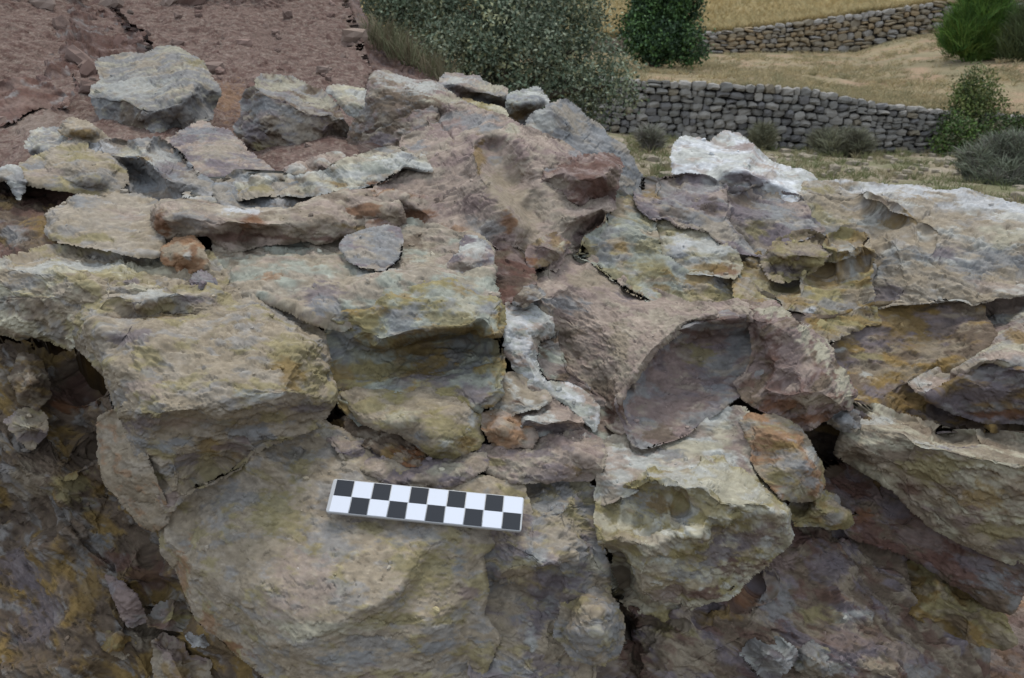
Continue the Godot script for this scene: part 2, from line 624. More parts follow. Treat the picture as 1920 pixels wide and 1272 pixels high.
	for j in ny - 1:
		for i in nx - 1:
			if whole[j * nx + i] == 0:
				continue
			for e in 4:
				var oi: int = i + [0, 1, 0, -1][e]
				var oj: int = j + [-1, 0, 1, 0][e]
				if oi >= 0 and oj >= 0 and oi < nx - 1 and oj < ny - 1 and whole[oj * nx + oi]:
					continue
				var ga: int = [j * nx + i, j * nx + i + 1, (j + 1) * nx + i + 1, (j + 1) * nx + i][e]
				var gb: int = [j * nx + i + 1, (j + 1) * nx + i + 1, (j + 1) * nx + i, j * nx + i][e]
				var ring := PackedInt32Array()
				for gg in [ga, gb]:
					if not behind.has(gg):
						var q := V[index[gg]] - centre
						var qu := q.dot(u_axis)
						var qv := q.dot(v_axis)
						var ww := q.dot(w_axis)
						behind[gg] = V.size()
						var f1 := flat_mid.lerp(Vector2(qu, qv), 0.5 + 0.5 * shrink)
						V.append(centre + u_axis * f1.x + v_axis * f1.y + w_axis * (ww - depth * 0.5))
						N.append((u_axis * (qu - flat_mid.x) + v_axis * (qv - flat_mid.y)).normalized())
						C.append(C[index[gg]])
						var f2 := flat_mid.lerp(Vector2(qu, qv), shrink)
						V.append(centre + u_axis * f2.x + v_axis * f2.y + w_axis * minf(ww - depth, lerpf(ww, deepest, 0.5) - depth * 0.6))
						N.append((u_axis * (qu - flat_mid.x) + v_axis * (qv - flat_mid.y) - w_axis * 0.05).normalized())
						C.append(side_c)
					ring.append(behind[gg])
				if cap < 0:
					cap = V.size()
					V.append(centre + u_axis * flat_mid.x + v_axis * flat_mid.y + w_axis * (deepest - depth))
					N.append(-w_axis)
					C.append(side_c)
				var a := index[ga]
				var b3 := index[gb]
				var a1 := ring[0]
				var b1 := ring[1]
				I.append_array(PackedInt32Array([a, b3, b1, a, b1, a1, a1, b1, b1 + 1, a1, b1 + 1, a1 + 1, a1 + 1, b1 + 1, cap]))
	# the origin at the foot of the body
	var bottom := V[0]
	var lo3 := V[0]
	var hi3 := V[0]
	for q in V:
		lo3 = lo3.min(q)
		hi3 = hi3.max(q)
	bottom = Vector3((lo3.x + hi3.x) * 0.5, lo3.y, (lo3.z + hi3.z) * 0.5)
	for n in V.size():
		V[n] -= bottom
	return {"V": V, "N": N, "C": C, "I": I, "at": bottom}


func outset(poly: PackedVector2Array, by: float) -> PackedVector2Array:
	var wide: Array = Geometry2D.offset_polygon(poly, by)
	if wide.is_empty() or _span(wide[0]) < _span(poly):
		var turned := poly.duplicate()
		turned.reverse()
		wide = Geometry2D.offset_polygon(turned, by)
	return wide[0]


func _span(points: PackedVector2Array) -> float:
	var low := points[0]
	var high := points[0]
	for q in points:
		low = low.min(q)
		high = high.max(q)
	return high.x - low.x + high.y - low.y


func rock_job(k: int) -> void:
	results[k] = rock_shape(jobs[k])


func rock(called: String, label: String, category: String, r: Dictionary) -> void:
	r.called = called
	r.label = label
	r.category = category
	r.seed = 11 + jobs.size() * 17
	jobs.append(r)


func build_rocks() -> void:
	# the solid rock lies a hand's breadth behind the faces of the blocks
	var base: Dictionary = jobs[0]
	var deepest := {}
	for k in range(1, jobs.size()):
		if jobs[k].get("m", "rock") == "rock":
			var p: Array = jobs[k].p
			for e in range(0, p.size(), 3):
				if p[e + 2] < 126.0 and p[e + 1] > 300.0:
					var cell := Vector2i(int(p[e] / 90.0), int(p[e + 1] / 70.0))
					if not deepest.has(cell) or deepest[cell].z < p[e + 2]:
						deepest[cell] = Vector3(p[e], p[e + 1], p[e + 2])
	for cell in deepest:
		base.p.append_array([deepest[cell].x, deepest[cell].y, deepest[cell].z + 5.0])
	for r in jobs:
		if r.category in ["rock", "ledge", "slab", "rock layer", "crust", "flowstone", "fossil bone", "fossil vertebra"] and not r.has("x") and r.get("m", "rock") == "rock" and not r.has("loose"):
			r.fuse = r.get("fuse", 0.8)
			for e in range(0, r.p.size(), 3):
				common.append(Vector3(r.p[e], r.p[e + 1], r.p[e + 2]))
	results.resize(jobs.size())
	var task := WorkerThreadPool.add_group_task(rock_job, jobs.size())
	WorkerThreadPool.wait_for_group_task_completion(task)
	var total := 0
	for k in jobs.size():
		var r: Dictionary = jobs[k]
		var s: Dictionary = results[k]
		var a := []
		a.resize(Mesh.ARRAY_MAX)
		a[Mesh.ARRAY_VERTEX] = s.V
		a[Mesh.ARRAY_NORMAL] = s.N
		a[Mesh.ARRAY_COLOR] = s.C
		a[Mesh.ARRAY_INDEX] = s.I
		total += s.I.size() / 3
		var mesh := ArrayMesh.new()
		mesh.add_surface_from_arrays(Mesh.PRIMITIVE_TRIANGLES, a)
		var o := part(numbered(r.called), mesh, M[r.get("m", "rock")], self, s.at)
		r.node = o
		if r.category == "":
			o.set_meta("kind", "structure")
		else:
			tag(o, r.label, r.category, r.get("group", ""))
	print("rock triangles ", total)
	strew()
	results.clear()


# clods on the earth bank (parts of it) and grit lying on the rocks
func strew() -> void:
	var rng := RandomNumberGenerator.new()
	rng.seed = 5150
	var kinds := stone_meshes(6, rng)
	var places := []
	var colours := []
	var soils := []
	for c in [Color(0.50, 0.41, 0.375), Color(0.42, 0.335, 0.30), Color(0.56, 0.48, 0.44), Color(0.47, 0.385, 0.36)]:
		var m := make_material(0.97, M.soil.albedo_texture, M.soil.normal_texture, 0.2, 0.6)
		m.albedo_color = c
		soils.append(m)
	for k in jobs.size():
		var r: Dictionary = jobs[k]
		var s: Dictionary = results[k]
		var n: int = s.V.size()
		var soil: bool = r.get("m", "rock") == "soil"
		if r.has("clods"):
			var put := 0
			for tries in 6000:
				var e := rng.randi() % n
				if s.N[e].y < 0.05 or (s.V[e] + s.at - CAM).dot(s.N[e]) > -0.05:
					continue
				var size := rng.randf_range(0.25, 1.0)
				size = float(r.clod_size) * size * size + 0.012
				var o := part("clod", kinds[rng.randi() % kinds.size()], soils[rng.randi() % soils.size()], r.node)
				o.transform = Transform3D(any_turn(rng, 1.0) * Basis.from_scale(Vector3(size * 1.3, size * 0.8, size)), s.V[e] - s.N[e] * size * 0.28)
				put += 1
				if put >= r.clods:
					break
		var grains := int(n / (700.0 if not soil else 1500.0))
		for e0 in grains:
			var e := rng.randi() % n
			if s.N[e].y < 0.62:
				continue
			var size: float = (0.0013 + 0.0045 * pow(rng.randf(), 4.0)) * (1.0 if not soil else 4.0) * (s.V[e] + s.at - CAM).length() * 1.15
			places.append(Transform3D(any_turn(rng, 1.0) * Basis.from_scale(Vector3(size * 1.4, size * 0.8, size)), s.V[e] + s.at + s.N[e] * size * 0.15))
			var c: Color = s.C[e] * rng.randf_range(0.75, 1.25)
			c.a = 1.0
			colours.append(c)
	tag(many("loose_grit", kinds[0], M.grit, places, colours, self), "loose grit and crumbs of rock lying on the outcrop's ledges", "grit")



# ---------------------------------------------------------------- the outcrop, rock by rock (c: main, second, third and fourth mineral; b: stains)
func lay_rocks() -> void:
	# the solid rock behind and between the blocks
	rock("bedrock", "", "", {c = ["brown", "sand", "red", "grey"], v = 0.95, g = 3.2, sm = 44, relief = 1.0, x = 0.0, R = 40.0, T = 120.0, cell = 8.0,
		o = [-380,350, 30,345, 190,340, 400,340, 640,330, 760,300, 960,300, 1100,345, 1150,385, 1200,366, 1260,362, 1480,385, 1990,430, 2330,540, 2330,1080, 1990,1050, 1890,1110, 1850,1200, 1860,1345, -380,1345],
		p = [2250,580,138, 2250,800,118, 2250,1020,110, 1980,560,118, -300,400,128, -300,700,112, -300,1000,103, -300,1300,97, 0,345,135, 300,340,140, 640,330,145, 950,295,148, 1150,385,142, 1230,365,152, 1500,400,158, 1940,440,142, 1940,800,110, 1940,1050,104, 1850,1130,108, 1840,1330,100, 0,1330,97, 0,900,105, 0,700,108, 500,700,103, 900,700,106, 1500,700,116, 1300,950,97, 600,1000,94, 400,460,114, 1000,500,118, 1600,900,108, 1700,560,130]})

	# --- the back row, from the left
	rock("rock_block", "low red stone at the foot of the crumbly red bank, left edge of the picture", "rock", {c = ["clay", "red", "earth", "grey"], g = 3.0, lay = 3.0,
		o = [-40,162, 27,150, 87,157, 123,180, 120,197, 67,197, 47,203, 20,222, -40,226],
		p = [0,165,192, 60,155,192, 110,182,188, 40,185,184, -20,205,184, 100,195,186]})
	rock("boulder", "large rounded grey boulder with a pale ridged top, in front of the red bank", "boulder", {relief = 1.0, x = 1.0, ws = 0.6, er = 3.0, c = ["grey", "beige", "grey", "cream"], T = 120.0, lay = 3.0, cell = 7.0, v = 0.86, bed = Vector3(-0.15, 0.9, -0.45),
		o = [173,113, 187,103, 227,95, 267,97, 300,83, 330,85, 353,100, 383,113, 400,143, 413,160, 418,180, 403,207, 397,222, 350,245, 320,255, 290,263, 253,265, 230,263, 200,240, 180,220, 167,200, 160,177, 167,160, 187,150, 180,133],
		p = [187,108,178, 230,100,183, 300,90,186, 345,102,184, 385,122,180, 270,140,170, 190,150,168, 168,172,160, 200,178,157, 227,180,156, 255,195,154, 277,208,153, 318,198,154, 345,186,155, 362,178,156, 366,150,162, 405,165,166, 235,258,158, 330,250,162, 180,215,160, 400,205,168, 270,240,157, 385,190,163, 300,225,157],
		b = [330,92,50,12,"cream", 375,120,30,12,"olive", 245,155,70,22,"pale", 250,225,40,25,"brown", 185,190,20,20,"slate", 330,215,50,20,"grey"],
		k = [[4.0,5.0, 268,210, 300,203, 340,190]]})
	rock("boulder", "brown boulder with a flat grey shelf on top and a pitted dark front face", "boulder", {v = 0.92, relief = 1.0, x = 1.0, ws = 0.6, er = 3.0, c = ["brown", "grey", "beige", "purple"], T = 120.0, R = 14.0, lay = 4.0, cell = 9.0,
		o = [443,190, 455,165, 475,157, 475,145, 485,136, 505,134, 530,137, 550,139, 580,155, 607,165, 622,176, 640,192, 648,212, 654,230, 667,260, 668,282, 640,305, 600,325, 560,330, 520,318, 482,286, 450,262, 432,245, 433,232, 445,215, 445,197],
		p = [446,192,155, 460,192,152, 487,167,148, 520,176,148, 545,181,148, 556,196,146, 575,205,146, 600,208,146, 625,205,147, 642,222,147, 505,136,162, 550,142,163, 607,168,157, 580,165,158, 520,160,154, 640,195,152, 440,235,153, 470,240,150, 480,278,151, 540,315,150, 610,315,152, 650,290,155, 664,262,153, 550,250,147.5, 600,250,148, 635,255,151, 500,220,148],
		b = [530,150,60,14,"cream", 600,180,40,12,"cream", 480,200,30,20,"slate", 560,250,60,40,"beige", 470,250,30,25,"purple", 630,265,28,30,"dark", 485,275,20,10,"olive"]})
	rock("rock_slab", "thin pale stones wedged between the brown boulder and the rock with a bright top", "rock", {x = 1.0, ws = 0.6, er = 3.0, c = ["pale", "cream", "beige", "grey"], lay = 6.0,
		o = [606,166, 630,158, 665,160, 690,168, 695,205, 672,228, 650,215, 625,182], p = [612,166,157, 650,160,158, 688,170,156, 650,190,151, 665,225,149, 690,200,149, 670,190,150]})
	rock("rock_block", "angular brown rock with a bright pale top sloping right, rear of the outcrop", "rock", {relief = 1.0, x = 1.0, ws = 0.6, er = 3.0, c = ["brown", "rose", "beige", "grey"], lay = 4.0, cell = 8.0, R = 9.0, T = 100.0,
		o = [697,138, 717,134, 750,142, 775,151, 812,152, 830,162, 850,178, 880,195, 915,207, 945,217, 930,245, 900,275, 850,300, 760,310, 690,300, 655,290, 650,262, 655,235, 672,215, 686,195, 688,170],
		p = [699,141,146, 705,155,144, 727,168,142, 752,172,141.5, 772,165,141, 790,180,140, 812,199,139, 717,136,151, 750,145,153, 775,153,153, 815,155,152, 845,178,147, 880,197,143, 940,218,139, 700,245,143, 665,265,146, 690,285,144, 760,240,139, 745,285,139, 880,260,136, 820,240,137, 710,200,142],
		b = [750,152,50,14,"pale", 800,168,40,18,"pale", 840,190,40,12,"cream", 680,205,20,25,"grey", 740,205,40,20,"brown", 660,270,15,20,"dark", 720,265,25,15,"purple"],
		k = [[3.5,9.0, 690,250, 705,243, 722,238], [2.2,6.0, 722,238, 745,221, 775,208, 812,200]]})
	rock("rock_block", "dark flat rock with a reddish cap, highest stone against the oak", "rock", {x = 1.0, ws = 0.6, er = 3.0, c = ["grey", "beige", "rose", "slate"], lay = 3.0, cell = 5.0, R = 4.0,
		o = [820,152, 832,135, 860,136, 902,144, 905,152, 920,155, 950,166, 954,178, 951,205, 930,212, 900,205, 882,198, 847,181, 826,168],
		p = [824,154,166, 850,153,164, 872,158,162, 885,170,161, 905,172,160, 930,178,159, 951,180,160, 833,138,172, 862,139,174, 903,150,172, 948,168,167, 850,178,165, 885,192,164, 920,198,163, 948,202,163, 900,185,163.5],
		b = [870,140,40,7,"rose", 850,148,30,8,"pale", 920,164,30,8,"cream", 880,172,45,9,"dark", 900,197,40,9,"slate"]})
	rock("stone", "small yellowish lichen-coloured stone lying under the dark flat rock", "stone", {c = ["olive", "cream", "ochre", "beige"], g = 2.0, er = 3.0,
		o = [868,190, 884,190, 895,198, 920,200, 940,206, 948,216, 935,216, 905,209, 885,202, 872,198], p = [875,192,158, 915,202,154, 940,212,151, 900,207,153]})
	rock("rock_block", "small wedge rock, pale above and olive below, right of the dark flat rock", "rock", {x = 1.0, ws = 0.6, er = 3.0, c = ["slate", "pale", "grey", "green"], lay = 2.0, cell = 4.0, R = 4.0,
		o = [951,176, 972,171, 1000,161, 1012,161, 1022,172, 1034,189, 1012,204, 995,215, 985,240, 962,235, 946,220],
		p = [953,178,158, 975,173,160, 1010,163,162, 1030,187,158, 955,190,154, 972,194,152, 1000,192,152, 1012,193,153, 960,222,156, 983,232,157, 990,210,156, 1010,200,157],
		b = [970,212,26,18,"ochre", 985,205,26,12,"dark"]})
	rock("rock_slab", "tall smooth grey slab leaning at the right end of the back row", "slab", {x = 1.0, c = ["slate", "grey", "beige", "slate"], lay = 2.0, cell = 3.0, mid = 2.5, R = 10.0, T = 60.0,
		o = [990,215, 1000,207, 1040,191, 1050,185, 1067,184, 1077,192, 1097,212, 1125,230, 1135,242, 1155,262, 1175,272, 1190,292, 1200,320, 1211,330, 1207,352, 1195,385, 1150,400, 1090,370, 1020,310, 980,245],
		p = [993,216,143, 1000,212,142, 1042,200,142, 1058,190,147, 1072,190,150, 1130,240,152, 1175,275,153, 1200,325,152, 1200,360,149, 1150,390,143, 1030,260,140, 1090,330,140, 1100,260,145, 1150,320,147],
		b = [1075,215,40,25,"beige", 1020,225,25,20,"pale", 1110,300,60,30,"slate"]})

	# --- upper left
	rock("stone", "flat grey stone on the pink soil, left of the brown wedge stone", "stone", {x = 1.0, ws = 0.6, er = 3.0, c = ["grey", "pale", "beige", "cream"], g = 2.4, lay = 3.0, cell = 4.0, R = 5.0,
		o = [40,275, 57,247, 82,237, 107,237, 127,250, 122,268, 100,285, 85,294, 66,295, 50,283], p = [45,274,134, 60,250,138, 100,240,139, 122,252,134, 75,270,131, 55,281,131, 105,272,131, 68,290,132]})
	rock("stone", "brown wedge stone with a dark underside, left of the large grey boulder", "stone", {x = 1.0, ws = 0.6, er = 3.0, c = ["sand", "beige", "brown", "grey"], g = 2.4, lay = 3.0, cell = 4.0, R = 5.0,
		o = [107,245, 117,227, 135,220, 160,227, 185,242, 212,262, 185,268, 155,270, 127,258], p = [110,244,133, 135,222,136, 160,230,134, 205,260,130, 125,240,130, 165,248,128, 140,258,131, 180,264,130],
		b = [140,250,30,8,"ochre"]})
	rock("rock_slab", "smooth mauve slab dipping between the two boulders", "slab", {x = 1.0, ws = 0.7, c = ["pink", "purple", "beige", "grey"], lay = 2.0, cell = 3.0, R = 10.0, thk = 7.0,
		o = [300,262, 350,237, 375,225, 400,235, 430,245, 475,285, 520,322, 545,345, 470,352, 400,352, 340,330, 300,300],
		p = [310,265,137, 375,230,143, 430,250,141, 475,290,134, 530,330,125, 460,340,121, 390,340,122, 340,320,125, 400,280,132, 440,310,127],
		b = [370,245,35,14,"slate", 345,290,20,14,"purple", 440,320,60,14,"purple", 410,280,40,20,"beige"]})
	rock("rock_block", "rock with a pale yellow-edged lip and a hollow grey face, below the large grey boulder", "rock", {c = ["grey", "slate", "beige", "brown"], lay = 3.0, cell = 5.0, R = 8.0,
		o = [160,272, 190,266, 215,262, 240,270, 300,262, 335,285, 350,310, 372,330, 400,345, 385,365, 350,378, 325,382, 287,378, 262,368, 237,345, 222,318, 205,295, 180,288],
		p = [168,275,128, 215,268,131, 240,272,132, 310,268,134, 345,310,126, 195,285,123, 228,291,121, 250,292,120, 265,294,119, 288,314,116.5, 312,336,114, 335,338,115, 370,340,116, 395,348,116, 225,305,122, 245,312,124, 270,332,123, 255,355,117, 300,365,116, 290,345,120, 340,368,114.5, 372,360,115],
		b = [250,285,30,10,"cream", 300,295,40,20,"pale", 265,297,22,5,"ochre", 315,315,25,14,"purple", 270,335,25,25,"slate", 350,350,30,12,"grey", 185,275,20,10,"white"]})
	rock("boulder", "rounded olive-grey boulder with a dark groove on its right, upper left of the outcrop", "boulder", {c = ["beige", "sand", "olive", "grey"], lay = 3.5, cell = 5.0, R = 18.0, sm = 7,
		o = [35,317, 50,302, 75,297, 102,280, 120,267, 140,264, 160,270, 172,285, 195,290, 215,300, 232,320, 234,342, 215,362, 195,374, 175,366, 140,358, 105,350, 70,344, 42,337],
		p = [45,320,119, 75,300,124, 120,272,128, 145,268,128, 168,290,123, 100,310,119, 150,310,117, 200,305,119, 228,325,119, 215,350,116, 180,362,115.5, 130,345,116, 80,335,116.5, 55,330,117, 170,335,115],
		b = [145,290,30,15,"olive", 90,320,40,15,"pink", 155,345,50,14,"grey", 60,310,25,8,"slate"]})
	rock("rock_block", "small pale lip of rock at the left edge, above a dark hollow", "rock", {c = ["pale", "slate", "grey", "beige"], lay = 3.0, R = 7.0,
		o = [-40,322, 0,318, 25,314, 38,324, 44,345, 34,368, 22,345, 0,336, -40,340], p = [-20,322,118, 25,317,119, 36,335,115, 33,358,114, 0,332,115]})
	rock("rock_block", "dark reddish rock in the hollow at the left edge", "rock", {c = ["dark", "brown", "red", "ochre"], lay = 4.0, cell = 9.0,
		o = [-50,330, 30,330, 60,338, 150,362, 160,385, 100,410, 110,452, 60,468, 30,474, -50,485], p = [-20,345,122, 40,350,123, 110,375,121, 80,400,116, 95,440,108, 30,430,108, -20,470,106, 0,400,113, 60,460,106],
		b = [80,430,20,25,"ochre", 20,440,25,25,"grey", 90,370,45,14,"red"]})
	rock("rock_slab", "flat sandy slab below the rounded olive-grey boulder", "slab", {c = ["beige", "sand", "beige", "grey"], lay = 1.8, cell = 3.0, mid = 2.5, R = 10.0,
		o = [88,400, 110,385, 145,368, 175,372, 200,374, 215,362, 262,366, 290,378, 320,382, 300,420, 300,470, 250,475, 175,462, 140,455, 108,453, 86,437, 93,417],
		p = [92,402,106, 145,372,110, 215,372,111, 270,370,112, 315,385,109, 110,445,101, 200,460,99, 295,455,100, 200,410,104.5, 260,415,104, 150,405,105],
		b = [155,385,25,12,"slate", 190,405,50,20,"beige", 240,395,40,12,"pink", 170,445,60,10,"olive"],
		k = [[1.8,3.0, 208,378, 222,392, 232,400], [1.8,3.0, 260,368, 275,373]]})
	rock("rock_slab", "pale broken shelf with a yellowish crest, left edge of the middle of the outcrop", "ledge", {relief = 1.1, c = ["sand", "cream", "olive", "grey"], lay = 5.0, cell = 7.0, R = 14.0,
		o = [-60,490, 0,477, 13,470, 33,464, 100,451, 140,449, 225,455, 300,462, 400,470, 430,520, 400,560, 330,565, 260,565, 190,575, 150,610, 132,652, 83,637, 60,631, 30,634, 0,625, -60,625],
		p = [100,454,101, 160,455,101, 300,468,101, 400,485,100, 0,480,96, -40,500,94, 20,490,94, 60,500,93, 100,492,94, 110,505,92.5, 150,520,91, 200,510,93.5, 250,530,91, 330,530,93, 400,530,96, 20,560,92, 60,600,93, 100,560,90.5, 120,590,91, 0,615,94, 90,632,94.5, 130,640,93, 200,560,90.5, 300,500,97],
		b = [60,490,50,14,"pale", 160,480,60,14,"pale", 250,500,50,14,"olive", 330,500,50,18,"sand", 60,570,50,30,"brown", 100,540,30,25,"beige", 40,530,25,14,"grey", 240,520,25,10,"purple"]})
	rock("stone", "orange-stained rounded stone below the left end of the curved bone", "stone", {c = ["orange", "sand", "rust", "orange"], g = 1.8, lay = 2.5, cell = 4.0, R = 14.0, ws = 0.8,
		o = [303,470, 332,450, 360,447, 376,465, 389,497, 370,506, 342,511, 327,498, 310,488], p = [310,472,98, 335,454,99.5, 360,450,99.5, 380,480,97.5, 345,480,95.5, 345,505,97, 325,490,97, 372,500,97],
		b = [362,470,8,20,"rust", 340,500,18,7,"rust", 350,480,8,8,"pale"]})
	rock("stone", "small mauve-grey cube of stone in front of the orange stone", "stone", {c = ["purple", "slate", "grey", "purple"], g = 1.8, R = 6.0, ws = 0.7,
		o = [357,523, 377,507, 397,520, 407,537, 392,558, 366,552], p = [360,524,94.5, 378,510,96, 398,522,95, 380,530,92.5, 390,555,93.5, 368,550,93.5]})

	# --- the fossil
	rock("fossil_bone", "long curved brown fossil bone with a rust-stained knob end, lying across the upper middle", "fossil bone", {relief = 1.0, facet = 40.0, c = ["pink", "beige", "brown", "sand"], lay = 2.0, cell = 2.4, mid = 3.0, fine = 2.4, R = 18.0, sm = 12, bed = Vector3(0.1, 0.95, -0.45), thk = 6.0, g = 2.0,
		o = [280,392, 295,377, 322,381, 345,377, 375,382, 410,392, 430,389, 450,399, 482,395, 507,393, 540,395, 565,387, 587,377, 612,366, 650,358, 700,358, 745,372, 760,414, 732,424, 675,433, 640,443, 620,451, 595,456, 575,449, 550,452, 520,454, 487,458, 457,465, 432,467, 405,457, 390,440, 360,441, 335,443, 315,451, 295,446, 287,425],
		p = [285,395,103, 300,384,102, 340,383,102, 400,396,102.5, 430,394,103, 480,399,103, 540,399,104, 590,382,107, 650,364,111, 730,372,113, 300,412,99.5, 340,405,98.5, 380,410,98.5, 430,412,99.5, 490,420,100, 550,422,102, 620,410,105, 690,395,108.5, 740,390,109.5, 300,440,102, 340,437,102.5, 400,432,101.5, 440,440,103.5, 500,440,104, 560,442,104.5, 620,440,106, 680,425,109, 740,412,111, 410,455,104, 480,455,106],
		b = [297,425,20,22,"rust", 312,437,16,10,"rust", 480,408,16,18,"rust", 460,425,14,25,"rust", 445,445,50,10,"red", 530,447,50,6,"red", 600,449,40,6,"red", 360,410,35,20,"grey", 435,391,24,7,"white", 475,393,22,5,"white", 690,397,40,10,"rust", 650,425,40,10,"ochre"]})
	rock("rock_slab", "pale crust of rock with an ochre underside, running along the top of the curved bone", "crust", {relief = 1.0, eb = 3.0, c = ["beige", "pale", "cream", "slate"], lay = 4.0, cell = 6.0, R = 9.0, T = 50.0,
		o = [358,367, 370,342, 410,345, 440,327, 457,324, 470,332, 537,334, 570,335, 615,323, 650,304, 687,291, 720,279, 736,275, 770,282, 795,296, 805,318, 775,310, 757,308, 727,333, 700,341, 672,348, 655,351, 637,347, 600,360, 565,366, 550,361, 512,364, 482,364, 462,371, 420,374, 375,374],
		p = [370,346,118, 440,330,120, 537,336,121, 615,326,121, 687,294,124, 736,278,125, 790,296,122, 420,352,116, 500,346,116, 570,348,115, 640,330,116, 700,310,117, 750,292,118, 760,300,117, 660,343,113.5, 600,352,113, 540,354,113.5, 480,356,113.5, 400,365,114, 430,371,115, 520,362,115, 570,363,115, 700,337,115],
		b = [700,310,60,12,"green", 640,325,50,10,"pale", 455,330,16,7,"slate", 430,362,40,7,"ochre", 480,358,30,7,"olive", 640,345,30,5,"ochre", 700,338,25,5,"rust", 760,290,25,8,"slate"]})
	rock("rock_block", "grey rock set back in the gap between the pale crust and the curved bone", "rock", {c = ["grey", "slate", "beige", "brown"], relief = 1.0, lay = 4.0, cell = 5.0, R = 10.0,
		o = [350,372, 400,350, 520,345, 660,335, 700,350, 640,395, 560,402, 420,402, 370,398], p = [370,375,117.5, 450,355,117.5, 560,355,117, 660,345,117, 420,395,108.5, 520,400,108.5, 620,385,111, 480,375,114, 580,378,114]})
	rock("stone", "narrow pinkish stone lying against the foot of the brown boulder", "stone", {c = ["pink", "beige", "rose", "pale"], g = 1.9, R = 8.0, ws = 0.8,
		o = [535,329, 550,315, 575,308, 590,300, 620,288, 640,289, 650,302, 630,315, 600,325, 570,334], p = [540,327,124, 575,311,126, 630,291,127, 645,302,125, 600,308,122, 560,322,122, 600,322,123, 575,331,123]})
	rock("fossil_bone", "large pink-brown fossil mass with a smooth groove down its middle, top centre of the outcrop", "fossil bone", {relief = 1.75, fuse = 0.5, eb = 2.0, s = [930,290,26,40, 945,340,28,45, 975,395,26,40], c = ["pink", "rose", "beige", "pink"], lay = 2.6, cell = 4.5, mid = 3.2, fine = 2.2, R = 12.0, sm = 5, thk = 7.0, bed = Vector3(-0.25, 0.85, -0.45), g = 2.0, T = 150.0,
		o = [812,203, 840,196, 880,200, 920,212, 946,217, 952,222, 970,232, 985,236, 1007,242, 1045,260, 1082,281, 1100,292, 1140,315, 1150,345, 1160,390, 1135,400, 1132,417, 1112,437, 1095,462, 1062,470, 1050,488, 1040,503, 997,506, 985,472, 972,460, 955,465, 940,468, 917,452, 882,437, 850,430, 800,424, 760,416, 732,422, 700,428, 692,400, 690,362, 700,345, 722,328, 745,300, 757,290, 752,265, 757,255, 770,247, 812,233, 803,218],
		p = [812,206,137, 880,203,137, 945,219,133, 850,222,132, 860,237,130, 925,253,126, 893,258,124, 905,256,125, 935,240,129, 770,252,128, 812,238,129, 830,270,124, 870,285,122, 885,280,121.5, 760,300,121, 800,330,118, 850,380,114, 900,435,108, 925,455,107.5, 750,370,112, 700,390,110, 660,395,108, 760,408,112, 820,415,111, 893,292,118.5, 905,325,114.8, 930,362,112, 957,392,110, 978,420,109, 899,275,123.5, 907,298,122, 925,325,120.5, 945,350,118.5, 970,382,114.5, 990,400,115, 920,272,126, 940,300,122.8, 960,345,120, 952,228,129, 972,262,124, 990,295,121, 1000,317,119.5, 1007,342,118.5, 1020,250,133, 1045,263,134, 1080,284,132, 1060,300,126, 1040,400,114, 1080,385,116.5, 1000,430,111, 1050,455,110, 1080,406,113, 1105,398,114, 1128,393,116, 1120,420,118, 1095,445,116, 1000,495,107, 1025,480,108, 1010,455,109, 1060,440,112],
		b = [880,225,60,16,"slate", 915,240,30,12,"slate", 840,215,40,12,"grey", 900,290,12,30,"ochre", 950,350,30,60,"sand", 985,410,30,40,"sand", 930,300,14,20,"slate", 935,340,22,40,"sand", 965,385,20,30,"sand", 955,415,16,20,"rust", 1110,418,26,24,"red", 1060,425,30,20,"beige", 760,405,60,12,"rust", 850,425,50,8,"orange", 700,360,60,10,"orange", 960,250,14,30,"cream", 1085,288,20,8,"slate", 1015,470,30,20,"brown", 780,270,20,15,"slate", 900,430,30,20,"grey", 1030,390,40,25,"beige"],
		k = [[2.6,7.0, 812,206, 822,222, 842,240, 850,258], [2.0,5.0, 958,238, 975,270, 997,294, 1012,305], [1.8,4.0, 1012,305, 1022,312], [2.2,5.0, 862,278, 875,288], [1.8,4.0, 900,368, 925,380, 933,384], [1.8,3.0, 975,383, 1005,382], [2.5,5.0, 835,262, 850,266]]})
	rock("fossil_bone", "reddish-brown knob split off the right side of the grooved pink fossil", "fossil bone", {loose = true, c = ["rose", "clay", "red", "pink"], lay = 3.0, cell = 6.0, R = 14.0, sm = 4, ws = 0.8, g = 1.9,
		o = [999,320, 1010,313, 1025,311, 1045,304, 1080,296, 1095,292, 1115,291, 1145,290, 1160,297, 1167,312, 1160,325, 1157,345, 1152,367, 1142,383, 1125,391, 1100,389, 1080,380, 1055,370, 1027,353, 1007,341],
		p = [1003,321,119, 1045,307,123, 1100,295,126, 1150,293,127, 1162,308,125, 1050,318,117.5, 1085,308,118, 1115,303,119, 1150,312,119, 1025,330,117, 1080,335,115, 1130,330,115.5, 1150,350,118, 1115,385,118.5, 1060,365,117, 1030,352,117.5, 1105,355,115.5, 1140,375,119],
		b = [1110,312,40,10,"red", 1130,345,25,16,"red", 1040,345,35,14,"beige", 1150,330,14,20,"brown", 1030,315,20,6,"slate"],
		k = [[2.5,7.0, 998,322, 1010,336, 1018,338]]})
	rock("rock_block", "dark red-brown shaft of rock under the grooved pink fossil", "rock", {c = ["red", "brown", "rose", "dark"], lay = 3.0, cell = 4.0, R = 14.0,
		o = [912,455, 940,450, 990,450, 998,500, 1003,530, 990,555, 970,565, 942,570, 928,555, 918,535, 918,500], p = [920,465,108, 990,465,109, 955,470,107, 925,540,102, 955,560,100, 990,545,101, 955,510,104.5, 995,500,105.5]})
